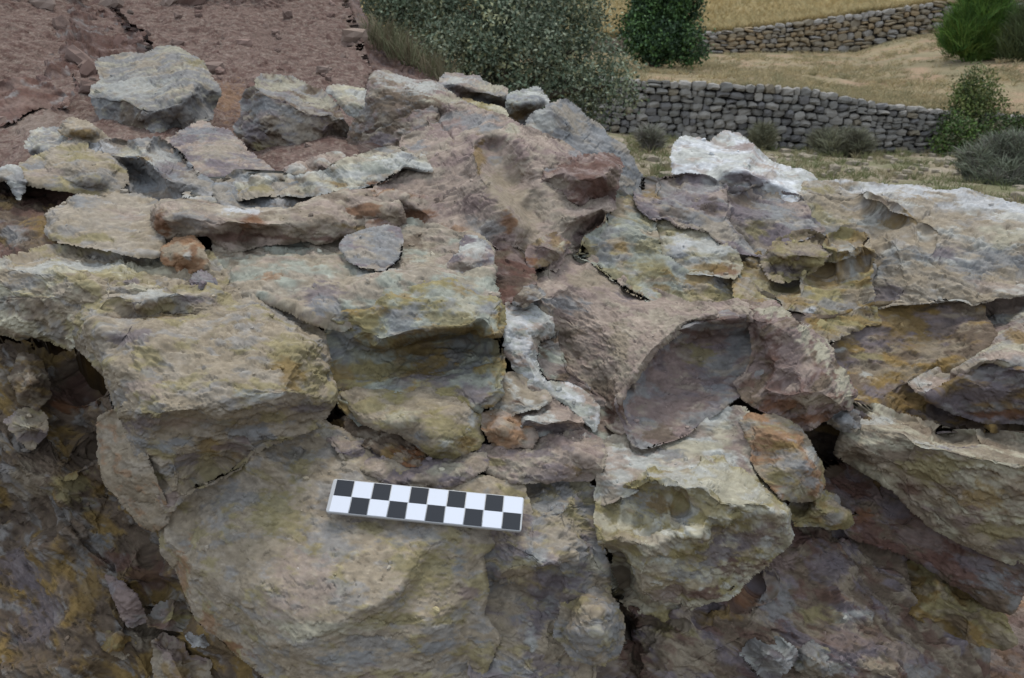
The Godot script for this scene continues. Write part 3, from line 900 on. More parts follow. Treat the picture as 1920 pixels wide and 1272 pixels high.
	rock("rock_block", "brown layered nub beside the dark red-brown shaft", "rock", {c = ["rose", "beige", "brown", "ochre"], lay = 4.0, cell = 5.0, R = 12.0, ws = 0.8,
		o = [990,465, 1012,447, 1040,436, 1057,446, 1066,458, 1052,477, 1045,484, 1020,496, 995,503, 988,485], p = [994,467,108, 1040,440,109, 1060,455,108, 1020,460,105.5, 1045,470,106, 1000,495,106, 1020,488,106.5],
		b = [1058,453,8,8,"cream", 1000,490,16,10,"rust"]})
	rock("stone", "little grey plate of stone at the foot of the dark red-brown shaft", "stone", {c = ["grey", "dark", "beige", "slate"], g = 1.7, R = 5.0, ws = 0.6, er = 2.5,
		o = [985,541, 1000,538, 1020,550, 1012,556, 1000,560, 980,572, 966,568, 975,555], p = [987,543,99, 1018,550,98.5, 1000,550,97.5, 975,566,98, 990,562,97]})
	rock("fossil_bone", "smooth saddle-shaped body of the pink fossil vertebra, striped with fine cracks", "fossil vertebra", {er = 2.5, c = ["pink", "beige", "pink", "rose"], lay = 1.8, cell = 2.2, mid = 2.4, fine = 3.0, low = 3.0, R = 10.0, sm = 8, thk = 5.0, bed = Vector3(0.45, 0.85, -0.45), g = 1.9, T = 130.0,
		o = [985,575, 1000,562, 1020,552, 1005,535, 993,507, 1040,502, 1062,490, 1058,468, 1092,463, 1107,480, 1145,500, 1167,515, 1190,527, 1210,535, 1237,542, 1275,555, 1295,567, 1320,567, 1355,569, 1375,564, 1392,559, 1412,570, 1425,590, 1415,600, 1365,598, 1325,604, 1297,611, 1275,623, 1255,637, 1226,660, 1206,690, 1191,710, 1176,724, 1166,744, 1161,757, 1165,775, 1180,805, 1165,812, 1140,795, 1118,780, 1100,760, 1085,735, 1070,722, 1045,712, 1020,690, 1003,668, 1000,655, 1012,643, 1032,638, 1030,612, 1020,595],
		p = [1000,510,111, 1065,495,112, 1098,468,116, 1150,503,113, 1200,535,110, 1250,550,107, 1295,568,104, 1350,570,100.5, 1392,562,97.5, 1415,575,95.5, 1030,560,104, 1080,530,108, 1150,560,106, 1230,580,101.5, 1130,610,102.5, 1200,615,98.5, 1280,598,95.5, 1340,585,94, 1400,588,92.8, 1250,630,93.3, 1215,660,92.5, 1180,710,91.3, 1160,755,90.7, 1176,798,90.7, 1060,600,105, 1045,640,105.5, 1025,660,104, 1100,680,101, 1060,700,101.5, 1130,770,95.5, 1140,720,97, 1170,670,96, 1110,740,98],
		b = [1060,570,50,14,"slate", 1110,520,50,25,"sand", 1160,635,22,45,"sand", 1080,620,50,16,"brown", 1050,680,40,22,"brown", 1130,740,40,35,"brown", 1150,780,18,25,"red", 1230,560,60,16,"pink", 1180,555,25,10,"purple", 1220,650,22,35,"pink"],
		k = [[1.5,3.0, 1048,503, 1060,492, 1085,490], [1.3,2.5, 1150,508, 1175,523, 1200,535], [1.2,2.0, 1060,635, 1100,640, 1140,655], [1.3,2.2, 1190,620, 1220,632, 1240,634], [1.2,2.0, 1200,607, 1235,615], [1.2,2.0, 1130,572, 1155,588]]})
	rock("fossil_bone", "dark hollow round end face of the fossil vertebra with a grey-blue lip", "fossil vertebra", {relief = 1.35, c = ["rose", "grey", "purple", "beige"], lay = 1.6, cell = 2.4, mid = 2.0, low = 2.0, R = 6.0, sm = 7, g = 1.9, er = 2.5, v = 1.0, T = 60.0,
		o = [1159,772, 1154,755, 1159,740, 1169,720, 1184,705, 1199,685, 1219,655, 1249,632, 1269,617, 1294,602, 1325,590, 1365,580, 1415,578, 1440,595, 1470,650, 1480,690, 1450,715, 1395,722, 1382,742, 1360,761, 1340,776, 1320,786, 1310,796, 1290,813, 1250,826, 1225,833, 1200,837, 1188,833, 1173,800],
		p = [1158,757,90.3, 1190,702,91.8, 1222,658,92.8, 1270,621,93.8, 1325,602,94.2, 1400,596,93.5, 1180,790,91.3, 1188,828,90.3, 1195,750,93.5, 1215,700,95.5, 1260,660,97.5, 1320,640,98.8, 1390,630,98.5, 1240,730,95.8, 1300,700,97.3, 1350,690,98, 1420,660,96.5, 1440,690,94.5, 1300,750,94.8, 1340,760,93.5, 1375,735,94.5, 1280,800,91.8, 1230,815,91.2, 1220,780,93.2, 1260,770,94],
		b = [1180,745,14,40,"slate", 1200,710,12,25,"slate", 1380,640,25,40,"slate", 1350,725,30,14,"slate", 1340,600,70,10,"red", 1290,625,40,14,"red", 1320,660,35,20,"olive", 1250,760,50,40,"rose", 1230,810,40,14,"brown", 1180,815,8,25,"beige"],
		k = [[1.6,3.0, 1300,690, 1310,706, 1322,710], [1.6,3.0, 1238,733, 1252,738]]})
	rock("fossil_bone", "rough right flank of the fossil vertebra with a cream crest and orange underside", "fossil vertebra", {relief = 1.35, c = ["rose", "brown", "pink", "red"], lay = 3.5, cell = 5.5, mid = 3.0, R = 8.0, sm = 3, er = 3.0, ws = 0.85, g = 1.9, T = 60.0, bed = Vector3(-0.5, 0.8, -0.45),
		o = [1380,566, 1392,560, 1412,567, 1427,564, 1452,561, 1464,572, 1482,585, 1488,597, 1502,604, 1520,615, 1550,637, 1562,655, 1567,680, 1590,700, 1597,720, 1610,742, 1600,755, 1602,768, 1580,768, 1560,780, 1540,793, 1515,805, 1495,802, 1465,788, 1440,772, 1415,760, 1395,745, 1378,718, 1400,700, 1410,660, 1405,620, 1395,590],
		p = [1385,570,97, 1410,572,96, 1452,564,95, 1484,590,93, 1502,607,92, 1530,625,92.5, 1562,660,91.3, 1588,700,90.3, 1606,743,89.3, 1412,600,94, 1440,600,92.8, 1470,620,91.8, 1500,645,90.8, 1530,675,90, 1560,705,89, 1592,745,88, 1430,640,93.5, 1450,690,91.5, 1490,690,90, 1530,715,88.3, 1480,720,90.5, 1420,700,94, 1430,730,91.5, 1475,740,89, 1500,735,88, 1540,735,87.6, 1580,762,87.4, 1510,770,88.5, 1545,782,88.8, 1490,795,90.5, 1450,765,91.5, 1400,725,94],
		b = [1440,575,35,12,"cream", 1500,620,16,12,"cream", 1540,660,20,30,"cream", 1580,720,16,30,"cream", 1600,750,8,14,"cream", 1535,755,40,14,"sand", 1520,790,40,10,"rust", 1450,760,40,12,"rust", 1440,660,20,40,"red", 1490,690,30,25,"rose", 1470,578,30,14,"cream", 1515,625,22,20,"cream", 1550,660,20,24,"cream", 1585,705,20,26,"cream"],
		k = [[1.8,4.0, 1520,690, 1512,715, 1530,732], [1.6,3.0, 1415,757, 1440,770]]})
	rock("rock_slab", "pinkish-white mortar-like streak running down beside the vertebra", "flowstone", {c = ["pale", "pink", "white", "green"], lay = 1.5, cell = 2.5, R = 12.0, ws = 0.7, g = 1.9, v = 0.97,
		o = [948,572, 967,565, 993,572, 1030,600, 1034,620, 1005,640, 999,672, 1012,705, 1022,722, 1042,720, 1072,725, 1102,742, 1124,770, 1116,805, 1090,785, 1058,752, 1022,738, 990,720, 967,688, 952,660, 950,611],
		p = [955,578,99, 990,577,99, 1025,605,98, 970,610,96, 1000,625,95.5, 965,660,94, 990,670,93, 1005,705,92, 985,710,92.5, 1060,733,93, 1100,755,92.5, 1115,785,91.5, 1040,727,93],
		b = [975,600,20,20,"white", 985,650,14,30,"white", 1005,640,14,10,"beige", 1100,765,20,14,"green"]})

	rock("rock_block", "crumbly brown rock filling the notch between the pinkish-white streak and the vertebra", "rock", {c = ["brown", "green", "rose", "grey"], lay = 4.0, cell = 6.0, R = 8.0, g = 2.0,
		o = [980,580, 1045,590, 1045,640, 1060,690, 1115,735, 1165,790, 1195,830, 1150,840, 1100,820, 1060,775, 1000,745, 975,700],
		p = [1000,600,102, 1040,620,104, 1005,650,99, 1030,690,99, 1080,730,97, 1140,790,94.5, 1160,820,92.8, 1110,810,92.5, 1060,760,94, 1000,720,95, 1190,830,92.5],
		b = [1110,770,30,14,"green", 1150,800,20,20,"red", 1120,800,25,14,"pink"]})

	# --- the shelf under the bone and the middle of the face
	rock("rock_slab", "sandy shelf under the curved bone with a pale greenish front lip", "ledge", {relief = 1.0, eb = 3.0, c = ["beige", "green", "sand", "pink"], lay = 3.0, cell = 4.5, R = 12.0, sm = 9,
		o = [398,450, 445,455, 475,450, 507,450, 550,445, 600,448, 640,440, 687,428, 745,412, 800,420, 862,436, 885,437, 912,450, 924,472, 926,505, 922,535, 938,556, 920,566, 880,556, 850,560, 760,560, 700,590, 640,615, 605,605, 575,592, 540,575, 500,560, 450,552, 400,548],
		p = [420,460,104, 475,458,106, 550,455,107.5, 640,448,109, 745,418,112, 800,425,110, 870,440,107, 915,465,104.5, 922,500,101, 930,550,97, 500,490,101, 580,490,101.5, 650,490,102.5, 750,490,103, 810,470,106, 800,500,100, 860,510,100, 430,500,100, 420,530,97, 450,537,95.5, 500,535,95.5, 560,545,95, 600,560,94.5, 640,535,96, 690,520,98, 735,518,97, 800,512,96.5, 875,545,96, 600,595,92, 650,562,93, 690,548,93.5, 735,525,94.2, 560,580,93.5],
		b = [490,510,60,14,"green", 560,510,50,14,"green", 600,500,30,10,"sand", 700,510,50,10,"pale", 600,560,40,25,"purple", 510,525,30,8,"orange", 850,480,40,25,"pink", 770,450,30,20,"brown", 870,550,30,12,"slate", 440,480,40,16,"brown", 620,580,30,14,"slate"],
		k = [[2.0,4.0, 600,560, 612,572, 640,568]]})
	rock("rock_slab", "round mauve-grey disc of rock lying on the sandy shelf under the bone", "slab", {loose = true, relief = 1.0, c = ["grey", "purple", "beige", "slate"], lay = 2.0, cell = 2.5, R = 5.0, T = 14.0, er = 2.5, g = 1.8, ws = 0.8,
		o = [640,462, 650,446, 687,434, 725,426, 747,431, 753,460, 747,484, 725,502, 675,498, 655,483], p = [648,460,102.8, 690,438,105.5, 735,430,106, 748,460,102.4, 725,495,99.2, 680,492,99.2, 700,465,101.8],
		b = [720,440,25,12,"slate", 670,455,20,14,"beige"], k = [[1.4,2.2, 700,440, 715,455, 740,458, 752,457]]})
	rock("rock_slab", "mauve overhanging plate at the right end of the sandy shelf", "slab", {loose = true, c = ["purple", "pale", "pink", "slate"], lay = 3.0, cell = 3.5, R = 7.0, T = 40.0, er = 3.0, ws = 0.8,
		o = [840,508, 848,490, 862,468, 866,446, 890,442, 912,455, 922,478, 920,512, 908,524, 880,517, 862,514], p = [845,506,100, 855,490,100.5, 870,455,104, 905,455,103.5, 919,485,100.5, 880,490,99.5, 910,515,99, 885,510,99, 900,480,100],
		b = [900,465,16,16,"pale", 865,500,25,10,"brown"]})
	rock("rock_block", "central block with a scooped-out olive and grey face under a pale crest", "rock", {c = ["green", "olive", "ochre", "slate"], lay = 2.6, cell = 6.0, mid = 4.0, R = 10.0, sm = 5, T = 120.0, bed = Vector3(0.05, 0.95, -0.45),
		o = [612,595, 640,572, 692,548, 735,522, 800,508, 850,528, 875,543, 895,552, 935,555, 946,570, 950,607, 938,632, 946,670, 949,690, 942,715, 944,738, 925,757, 900,770, 860,750, 800,745, 740,770, 675,795, 640,760, 625,720, 615,690, 614,640],
		p = [620,597,91.5, 650,575,92, 692,551,93, 735,525,93.7, 800,512,95, 850,532,94, 890,555,93, 938,562,92.3, 700,580,92, 740,570,91, 800,560,91.5, 850,585,90.5, 910,600,90, 690,630,91, 720,642,89.8, 755,632,89.8, 790,625,89.8, 830,620,89.8, 870,620,89.8, 925,634,89.3, 942,620,90.5, 690,670,94, 730,660,95.5, 780,645,97, 830,638,97, 870,640,97, 910,650,95, 680,700,93.3, 740,690,95, 800,690,94.5, 860,680,95, 800,715,91.8, 850,715,91, 900,735,89.5, 935,690,91, 940,725,90, 660,750,91, 640,680,93.5, 628,640,93.5, 750,735,91.5, 900,755,89, 650,640,92.5, 720,740,91.5],
		b = [690,600,30,40,"olive", 760,600,50,30,"slate", 870,575,40,20,"cream", 850,600,60,20,"olive", 920,575,25,14,"slate", 780,650,90,20,"ochre", 720,690,60,25,"olive", 850,670,40,25,"slate", 800,710,70,14,"purple", 890,735,35,16,"purple", 935,690,10,50,"olive", 640,650,25,40,"slate", 650,730,25,30,"brown", 645,600,25,20,"slate", 900,620,30,8,"ochre"],
		k = [[1.6,3.5, 610,585, 600,600, 620,610], [1.6,3.5, 785,735, 810,727, 850,735, 865,732], [2.0,4.0, 870,738, 890,758]]})
	rock("rock_block", "smooth yellow nodule sitting under the scooped central block", "rock", {c = ["sand", "olive", "sand", "beige"], lay = 1.6, cell = 3.5, R = 16.0, sm = 6, g = 1.9,
		o = [640,740, 662,732, 700,738, 755,738, 785,730, 810,725, 840,729, 867,740, 884,757, 897,777, 900,800, 909,825, 897,842, 862,853, 832,862, 805,848, 778,828, 748,812, 708,803, 680,795, 665,780, 650,757],
		p = [655,750,90, 700,745,90, 760,742,90, 840,738,90, 885,765,88.5, 890,800,87.5, 700,785,87.5, 740,795,86, 790,780,86, 840,780,86, 800,810,84.5, 835,835,84, 830,852,86, 890,838,86.5, 860,815,85, 780,822,86, 670,770,88.5],
		b = [730,780,50,20,"cream", 790,755,50,16,"sand", 690,765,35,20,"olive", 835,835,14,10,"pale", 790,820,14,18,"slate", 880,830,20,16,"ochre", 830,800,40,20,"olive", 885,790,10,25,"pale"],
		k = [[1.5,3.0, 700,762, 740,752, 752,748]]})
	rock("rock_slab", "dark ochre layer slanting beneath the yellow nodule", "rock layer", {c = ["brown", "rust", "ochre", "beige"], lay = 5.0, cell = 5.0, R = 6.0, thk = 6.0, ws = 0.8,
		o = [616,795, 650,785, 680,790, 712,798, 780,820, 835,856, 845,862, 812,874, 770,870, 735,855, 695,838, 660,823, 628,816], p = [622,800,92, 680,795,91, 780,828,89, 835,860,87.5, 770,864,86.8, 700,832,87.8, 640,813,89.5, 720,815,89]})
	rock("rock_slab", "mauve and buff layer between the dark ochre layer and the scale bar", "rock layer", {c = ["beige", "purple", "sand", "pink"], lay = 3.5, cell = 4.5, R = 8.0, thk = 8.0, ws = 0.9,
		o = [612,815, 660,818, 700,835, 740,852, 770,866, 812,870, 850,856, 912,850, 915,875, 870,900, 815,925, 735,915, 705,895, 658,868, 640,858, 624,835],
		p = [620,820,88, 660,823,88.5, 700,840,88, 770,869,87, 850,860,87.5, 905,858,88, 640,848,86, 700,880,85, 760,895,84.2, 820,900,84.2, 870,885,85, 810,918,84.3, 730,905,84.5],
		b = [690,850,40,14,"purple", 740,890,40,10,"purple", 840,880,40,12,"cream", 660,870,20,10,"olive"], k = [[1.8,4.0, 617,818, 632,842, 655,862]]})
	rock("rock_block", "buff stone with a rusty streak, just left of the pinkish streak's foot", "rock", {c = ["sand", "beige", "pale", "pink"], lay = 2.0, cell = 3.0, R = 10.0, ws = 0.8,
		o = [918,752, 938,712, 965,700, 990,716, 1015,730, 1030,750, 1010,765, 973,770, 940,790, 925,775], p = [925,752,91.5, 950,715,92.5, 990,722,91.5, 1022,748,90, 970,745,90, 940,775,90, 985,760,89.3],
		b = [965,752,25,6,"rust", 990,735,20,14,"sand"]})
	rock("rock_block", "orange-beige stone below the buff stone with the rusty streak", "rock", {c = ["beige", "orange", "pink", "sand"], lay = 2.0, cell = 3.0, R = 10.0, ws = 0.8,
		o = [900,782, 927,770, 960,774, 985,792, 1005,815, 1000,838, 967,836, 940,842, 921,826, 906,805], p = [905,785,90, 930,775,90, 970,785,90, 995,815,89, 940,805,87.8, 965,825,88, 990,832,88.5, 930,830,88.8],
		b = [920,795,16,20,"orange"]})
	rock("rock_slab", "pinkish slab with a dark mauve broken edge, left of the hollow vertebra face", "slab", {c = ["pink", "pale", "pink", "rose"], lay = 3.5, cell = 4.0, R = 6.0, T = 40.0, ws = 0.8,
		o = [965,772, 1005,757, 1040,751, 1062,763, 1088,783, 1094,800, 1095,816, 1065,822, 1040,824, 1007,817, 983,803], p = [970,773,91, 1010,760,92, 1045,756,92, 1085,785,90, 985,785,88.3, 1015,795,87.3, 1045,792,87.3, 1070,787,88, 1088,793,88.5, 1000,808,89.5, 1040,818,89.5, 1080,812,90],
		b = [1045,810,45,9,"purple", 990,796,12,8,"purple", 1040,770,40,14,"pink"]})
	rock("rock_block", "pink and mauve broken ledge above the right end of the scale bar", "ledge", {c = ["pink", "beige", "rose", "purple"], lay = 5.0, cell = 5.0, R = 9.0, ws = 0.85,
		o = [900,842, 945,838, 1000,828, 1045,818, 1098,810, 1125,822, 1135,850, 1132,880, 1105,900, 1045,894, 1000,905, 955,900, 912,880],
		p = [910,845,89, 1000,832,90, 1095,817,90.5, 1125,840,89, 940,855,87.5, 1000,850,87, 1060,845,87, 1110,860,86.5, 930,875,87, 980,890,85.5, 1040,885,85.5, 1100,892,87, 1000,870,86],
		b = [1060,830,40,10,"rose", 1000,880,30,12,"pink", 940,870,30,10,"olive", 1080,880,25,8,"ochre", 1010,850,40,8,"purple"]})
	rock("rock_block", "smooth pinkish-white rock directly below the hollow vertebra face", "rock", {c = ["beige", "pale", "pink", "cream"], lay = 1.8, cell = 3.0, R = 8.0, sm = 6,
		o = [1112,848, 1138,822, 1172,815, 1190,836, 1225,836, 1255,829, 1300,810, 1340,778, 1372,764, 1398,768, 1413,800, 1418,840, 1430,872, 1400,900, 1330,885, 1270,890, 1215,900, 1185,925, 1130,945, 1115,935, 1124,890],
		p = [1125,845,89.5, 1170,820,91, 1200,840,90.5, 1250,833,91, 1300,815,92, 1345,780,93, 1390,772,91.5, 1412,830,88.8, 1425,868,88, 1180,880,87, 1250,862,87.8, 1330,850,88.5, 1380,830,89.5, 1150,905,85.3, 1120,930,85.8, 1130,870,87.5, 1180,905,85, 1350,800,91.5],
		b = [1150,860,25,14,"pink", 1390,820,20,50,"rose", 1160,900,30,16,"pale", 1290,840,40,12,"cream", 1250,850,30,10,"slate"],
		k = [[1.5,3.0, 1395,790, 1410,810, 1413,850]]})
	rock("rock_block", "ochre wedge of rock with a grey broken corner, right of the smooth pinkish-white rock", "rock", {c = ["sand", "orange", "olive", "grey"], lay = 4.0, cell = 5.0, R = 7.0, ws = 0.85, T = 60.0,
		o = [1390,790, 1402,780, 1453,779, 1494,799, 1510,821, 1520,842, 1530,858, 1539,880, 1547,914, 1530,935, 1504,938, 1468,932, 1431,892, 1414,870, 1411,836],
		p = [1395,790,90, 1450,783,90, 1490,802,88.5, 1508,825,87, 1430,805,88.3, 1470,820,86.8, 1495,835,86, 1420,850,88, 1450,855,86.8, 1530,870,85.5, 1500,870,84.8, 1470,880,85, 1540,910,86, 1520,915,85, 1480,915,84.5, 1440,890,86, 1500,933,85.5],
		b = [1440,810,40,16,"orange", 1480,835,30,10,"ochre", 1500,875,25,20,"slate", 1520,850,14,14,"pale", 1490,920,25,10,"cream", 1525,905,20,12,"grey", 1450,890,20,12,"olive"],
		k = [[1.8,5.0, 1412,800, 1415,850, 1418,870], [1.6,4.0, 1505,900, 1510,932]]})
	rock("rock_block", "yellow block with a cream crest and mauve underside, right of the scale bar", "rock", {c = ["cream", "olive", "sand", "pale"], lay = 4.0, cell = 9.0, mid = 4.5, R = 10.0, sm = 3, T = 110.0, g = 2.1, bed = Vector3(0.3, 0.9, -0.45),
		o = [1117,960, 1127,932, 1159,918, 1187,897, 1215,874, 1253,864, 1300,858, 1321,861, 1365,852, 1393,868, 1428,889, 1456,918, 1478,946, 1488,966, 1491,1005, 1476,1030, 1440,1068, 1412,1096, 1372,1124, 1321,1135, 1259,1158, 1246,1168, 1215,1158, 1178,1152, 1150,1112, 1140,1096, 1134,1046, 1124,1024],
		p = [1135,935,85, 1190,899,84.5, 1253,868,86.5, 1300,862,87.5, 1365,856,87.8, 1400,876,86.8, 1450,916,85.5, 1187,905,83, 1215,896,82, 1250,903,80.8, 1278,915,80, 1321,909,80, 1353,938,79.3, 1390,943,80, 1430,942,80.8, 1480,962,82, 1300,885,83, 1380,900,83.2, 1160,935,84.3, 1200,930,84, 1250,932,83.3, 1275,945,82.6, 1150,970,84, 1210,975,83.3, 1290,960,81, 1330,975,79.8, 1310,1005,78.8, 1260,1005,79.8, 1220,1025,79, 1160,1010,79.6, 1140,1015,81, 1370,985,79.8, 1420,965,80.8, 1450,962,81.3, 1390,1000,84, 1350,1015,83, 1440,1000,83.5, 1478,1000,83, 1330,1050,83, 1420,1040,84.3, 1200,1080,79.3, 1205,1120,79.8, 1240,1060,80, 1270,1040,80.8, 1160,1050,83, 1165,1090,85, 1190,1135,84.5, 1300,1080,82.8, 1380,1100,84.8, 1250,1150,83.8, 1320,1110,83, 1270,1090,81.5],
		b = [1280,890,70,20,"pale", 1370,900,60,25,"cream", 1310,875,30,12,"pale", 1200,945,60,20,"slate", 1240,945,50,14,"ochre", 1330,960,50,25,"olive", 1280,965,25,18,"slate", 1170,925,25,10,"ochre", 1400,1010,60,25,"purple", 1440,1000,40,25,"rose", 1360,1040,50,25,"purple", 1440,1020,16,20,"pale", 1390,1070,50,25,"red", 1270,1120,60,25,"rose", 1300,1075,40,25,"grey", 1165,1090,20,40,"brown", 1170,1010,40,25,"sand", 1210,1100,30,30,"sand", 1150,960,14,40,"olive", 1240,1020,40,20,"beige", 1320,1115,40,14,"red"],
		k = [[2.2,5.0, 1214,1024, 1222,1034, 1245,1045], [2.0,5.0, 1185,985, 1215,1020], [1.8,4.0, 1260,1000, 1275,1012, 1300,1016]]})

	# --- the big left block and the slab that carries the bar
	rock("rock_block", "big bulging yellow-grey block with a hollow near its top, left of centre", "rock", {c = ["sand", "beige", "olive", "grey"], lay = 4.0, cell = 7.0, mid = 4.0, R = 16.0, sm = 4, T = 130.0, g = 2.1, bed = Vector3(0.15, 0.92, -0.45),
		o = [128,600, 134,562, 147,527, 200,512, 260,513, 330,518, 370,512, 400,530, 440,535, 490,555, 550,580, 592,600, 614,624, 621,664, 627,720, 632,764, 605,800, 560,818, 500,850, 480,862, 423,908, 367,930, 342,953, 325,970, 307,972, 290,948, 280,915, 255,878, 225,800, 215,774, 187,734, 190,711, 160,677, 127,644],
		p = [145,560,90, 155,530,93, 260,516,96, 370,516,96, 450,542,95, 550,585,92.5, 610,630,91, 625,700,90, 200,545,89, 235,558,88.6, 265,572,88, 300,555,89.2, 335,548,89.6, 380,545,91, 240,590,89, 290,595,90.3, 330,592,90.6, 370,590,90, 400,585,90, 170,600,86, 200,620,84.5, 250,625,86, 290,650,82.5, 330,640,84, 400,640,83.5, 480,620,85, 500,660,82.8, 560,650,84.8, 600,700,86.5, 160,650,86.5, 200,680,82.8, 260,700,80.8, 350,710,80, 430,700,80.5, 210,735,82, 300,745,78.5, 400,755,78.3, 470,735,79.3, 540,735,80.5, 600,745,84, 220,770,80, 260,778,78.2, 300,782,77.6, 350,772,78, 380,782,78.5, 430,775,78.5, 470,762,79, 510,765,80, 255,800,79.8, 310,805,80, 380,808,80.2, 450,812,81.3, 520,800,82.3, 590,785,85.2, 270,860,80.7, 320,865,79.4, 390,860,80.8, 440,870,82.8, 300,920,80.6, 330,945,80.2, 400,900,82.6],
		b = [160,560,25,25,"olive", 280,550,50,14,"pale", 250,595,35,14,"brown", 300,600,50,14,"ochre", 245,568,14,12,"purple", 370,560,30,16,"purple", 250,640,30,14,"purple", 560,660,50,40,"olive", 590,730,30,40,"olive", 540,700,30,25,"ochre", 400,690,60,25,"sand", 270,730,40,14,"pink", 480,745,40,14,"pale", 260,800,50,14,"purple", 330,800,40,12,"pink", 300,840,60,16,"slate", 400,850,35,30,"ochre", 420,870,30,14,"ochre", 340,880,35,20,"purple", 310,950,25,16,"rose", 320,890,25,12,"slate", 560,770,60,14,"purple", 480,820,50,16,"slate", 440,850,25,20,"rose"],
		k = [[2.4,6.0, 133,590, 138,560, 150,525], [2.2,6.0, 305,905, 316,890, 318,902], [2.4,5.0, 405,770, 440,782, 500,765], [1.8,4.0, 395,628, 405,625]]})
	rock("rock_block", "smooth buff lobe of rock under the left tip of the big bulging block", "rock", {c = ["sand", "beige", "sand", "orange"], lay = 1.5, cell = 3.0, R = 22.0, sm = 6,
		o = [181,780, 215,772, 250,800, 285,890, 318,962, 310,982, 288,997, 267,986, 233,951, 207,921, 187,878, 180,848], p = [190,790,88, 215,785,87, 200,850,87, 220,910,87, 260,960,86.5, 290,988,85.5, 250,880,84.3, 290,945,84, 230,830,85.3]})
	rock("rock_slab", "large smooth buff slab carrying the scale bar, bottom centre", "slab", {c = ["sand", "beige", "olive", "grey"], lay = 1.7, cell = 2.0, mid = 2.0, low = 4.0, R = 18.0, sm = 6, T = 150.0, g = 2.1, bed = Vector3(0.1, 0.8, -0.45),
		o = [287,997, 300,971, 340,946, 367,922, 423,896, 483,853, 540,830, 600,790, 640,800, 700,850, 800,890, 930,895, 985,897, 1000,960, 960,1000, 905,1040, 912,1085, 918,1110, 908,1150, 940,1200, 910,1272, 905,1345, 560,1345, 500,1272, 457,1245, 417,1217, 383,1193, 353,1160, 337,1117, 320,1083, 293,1037],
		p = [300,985,85.5, 345,960,86, 420,905,86.5, 540,845,88, 620,830,87.5, 720,870,86, 800,905,85, 950,905,85, 310,1020,84, 350,1060,82.5, 450,1000,81.5, 560,920,84, 620,960,82.4, 700,950,83, 800,960,82.3, 880,960,82.6, 960,970,82.6, 480,1090,79, 600,1080,77.8, 700,1040,79, 790,1030,79.8, 800,1060,80, 840,1000,80.8, 875,1020,81, 890,1060,80.8, 905,1120,80.3, 350,1120,83.3, 400,1150,81.3, 440,1120,79.5, 440,1190,81, 500,1200,78, 560,1160,76.5, 700,1135,76.3, 740,1112,77, 760,1140,78, 850,1140,79, 640,1165,75.8, 660,1200,76.8, 800,1175,77.5, 560,1215,76, 740,1215,77.3, 640,1260,76.5, 800,1250,78, 890,1200,79.5, 880,1260,79.8, 480,1255,79.8, 540,1262,77.5, 560,1330,77.5, 850,1330,78.5, 700,1320,76.5],
		b = [520,960,60,60,"olive", 440,930,40,25,"grey", 620,1010,60,40,"grey", 680,950,60,25,"purple", 560,1090,60,60,"pink", 450,1040,60,40,"sand", 330,1090,20,60,"orange", 380,1170,25,30,"orange", 430,1220,40,14,"rust", 745,1108,22,12,"pink", 800,1060,60,60,"olive", 590,1180,100,16,"cream", 760,1160,80,14,"olive", 820,1210,70,14,"slate", 640,1235,80,14,"slate", 860,1060,14,25,"slate", 700,1270,50,16,"rose", 400,1090,40,40,"sand", 760,1000,60,25,"grey", 880,1115,20,14,"rose"],
		k = [[1.6,2.5, 773,1070, 790,1045, 815,1020, 835,1015], [1.5,2.5, 450,985, 465,998], [1.5,2.5, 420,1120, 460,1145], [1.4,2.0, 540,1080, 575,1105], [2.0,4.0, 640,1165, 690,1160, 740,1170, 800,1160], [2.2,4.0, 560,1200, 640,1190, 720,1200], [1.6,3.0, 368,1012, 385,1022]]})
	rock("rock_block", "grey and mauve knobbly rock to the right of the scale bar's slab", "rock", {c = ["grey", "sand", "purple", "olive"], lay = 4.0, cell = 8.0, mid = 4.5, R = 12.0, sm = 4, T = 110.0,
		o = [978,895, 1042,884, 1092,888, 1128,928, 1122,970, 1127,1025, 1135,1060, 1142,1100, 1145,1130, 1130,1200, 1120,1272, 1110,1345, 880,1345, 880,1235, 900,1165, 900,1090, 880,1042, 868,1005, 900,975, 960,985, 975,950],
		p = [985,905,86.5, 1040,892,87, 1095,900,87, 1120,935,86, 1000,960,82.8, 1060,950,82.8, 1110,990,84.3, 890,1005,83.3, 930,1000,82, 960,1025,80.5, 1000,1040,79.5, 1040,1055,79.3, 1010,1075,79, 940,1080,80.3, 920,1055,82, 1070,1020,81.5, 1110,1050,83.3, 1040,1085,82.5, 920,1095,83, 960,1110,82.8, 980,1160,82.3, 1020,1130,83.5, 1060,1100,82, 960,1200,80.5, 920,1180,81.5, 1010,1190,81.8, 1060,1230,81.5, 940,1265,80, 890,1240,81, 1000,1260,79.5, 1100,1260,82, 900,1330,80, 1100,1330,81],
		b = [1040,940,50,25,"slate", 1090,960,25,40,"olive", 1000,1030,30,12,"slate", 960,1060,40,14,"olive", 1000,1045,25,8,"pale", 1040,1110,50,30,"purple", 1010,1160,20,40,"purple", 950,1120,40,40,"sand", 950,1200,40,40,"sand", 1000,1200,14,20,"pale", 1060,1000,40,30,"beige", 970,960,20,40,"purple", 1110,1060,20,14,"cream"],
		k = [[2.0,5.0, 915,1095, 940,1095, 990,1090], [2.0,4.0, 1105,1080, 1125,1100]]})
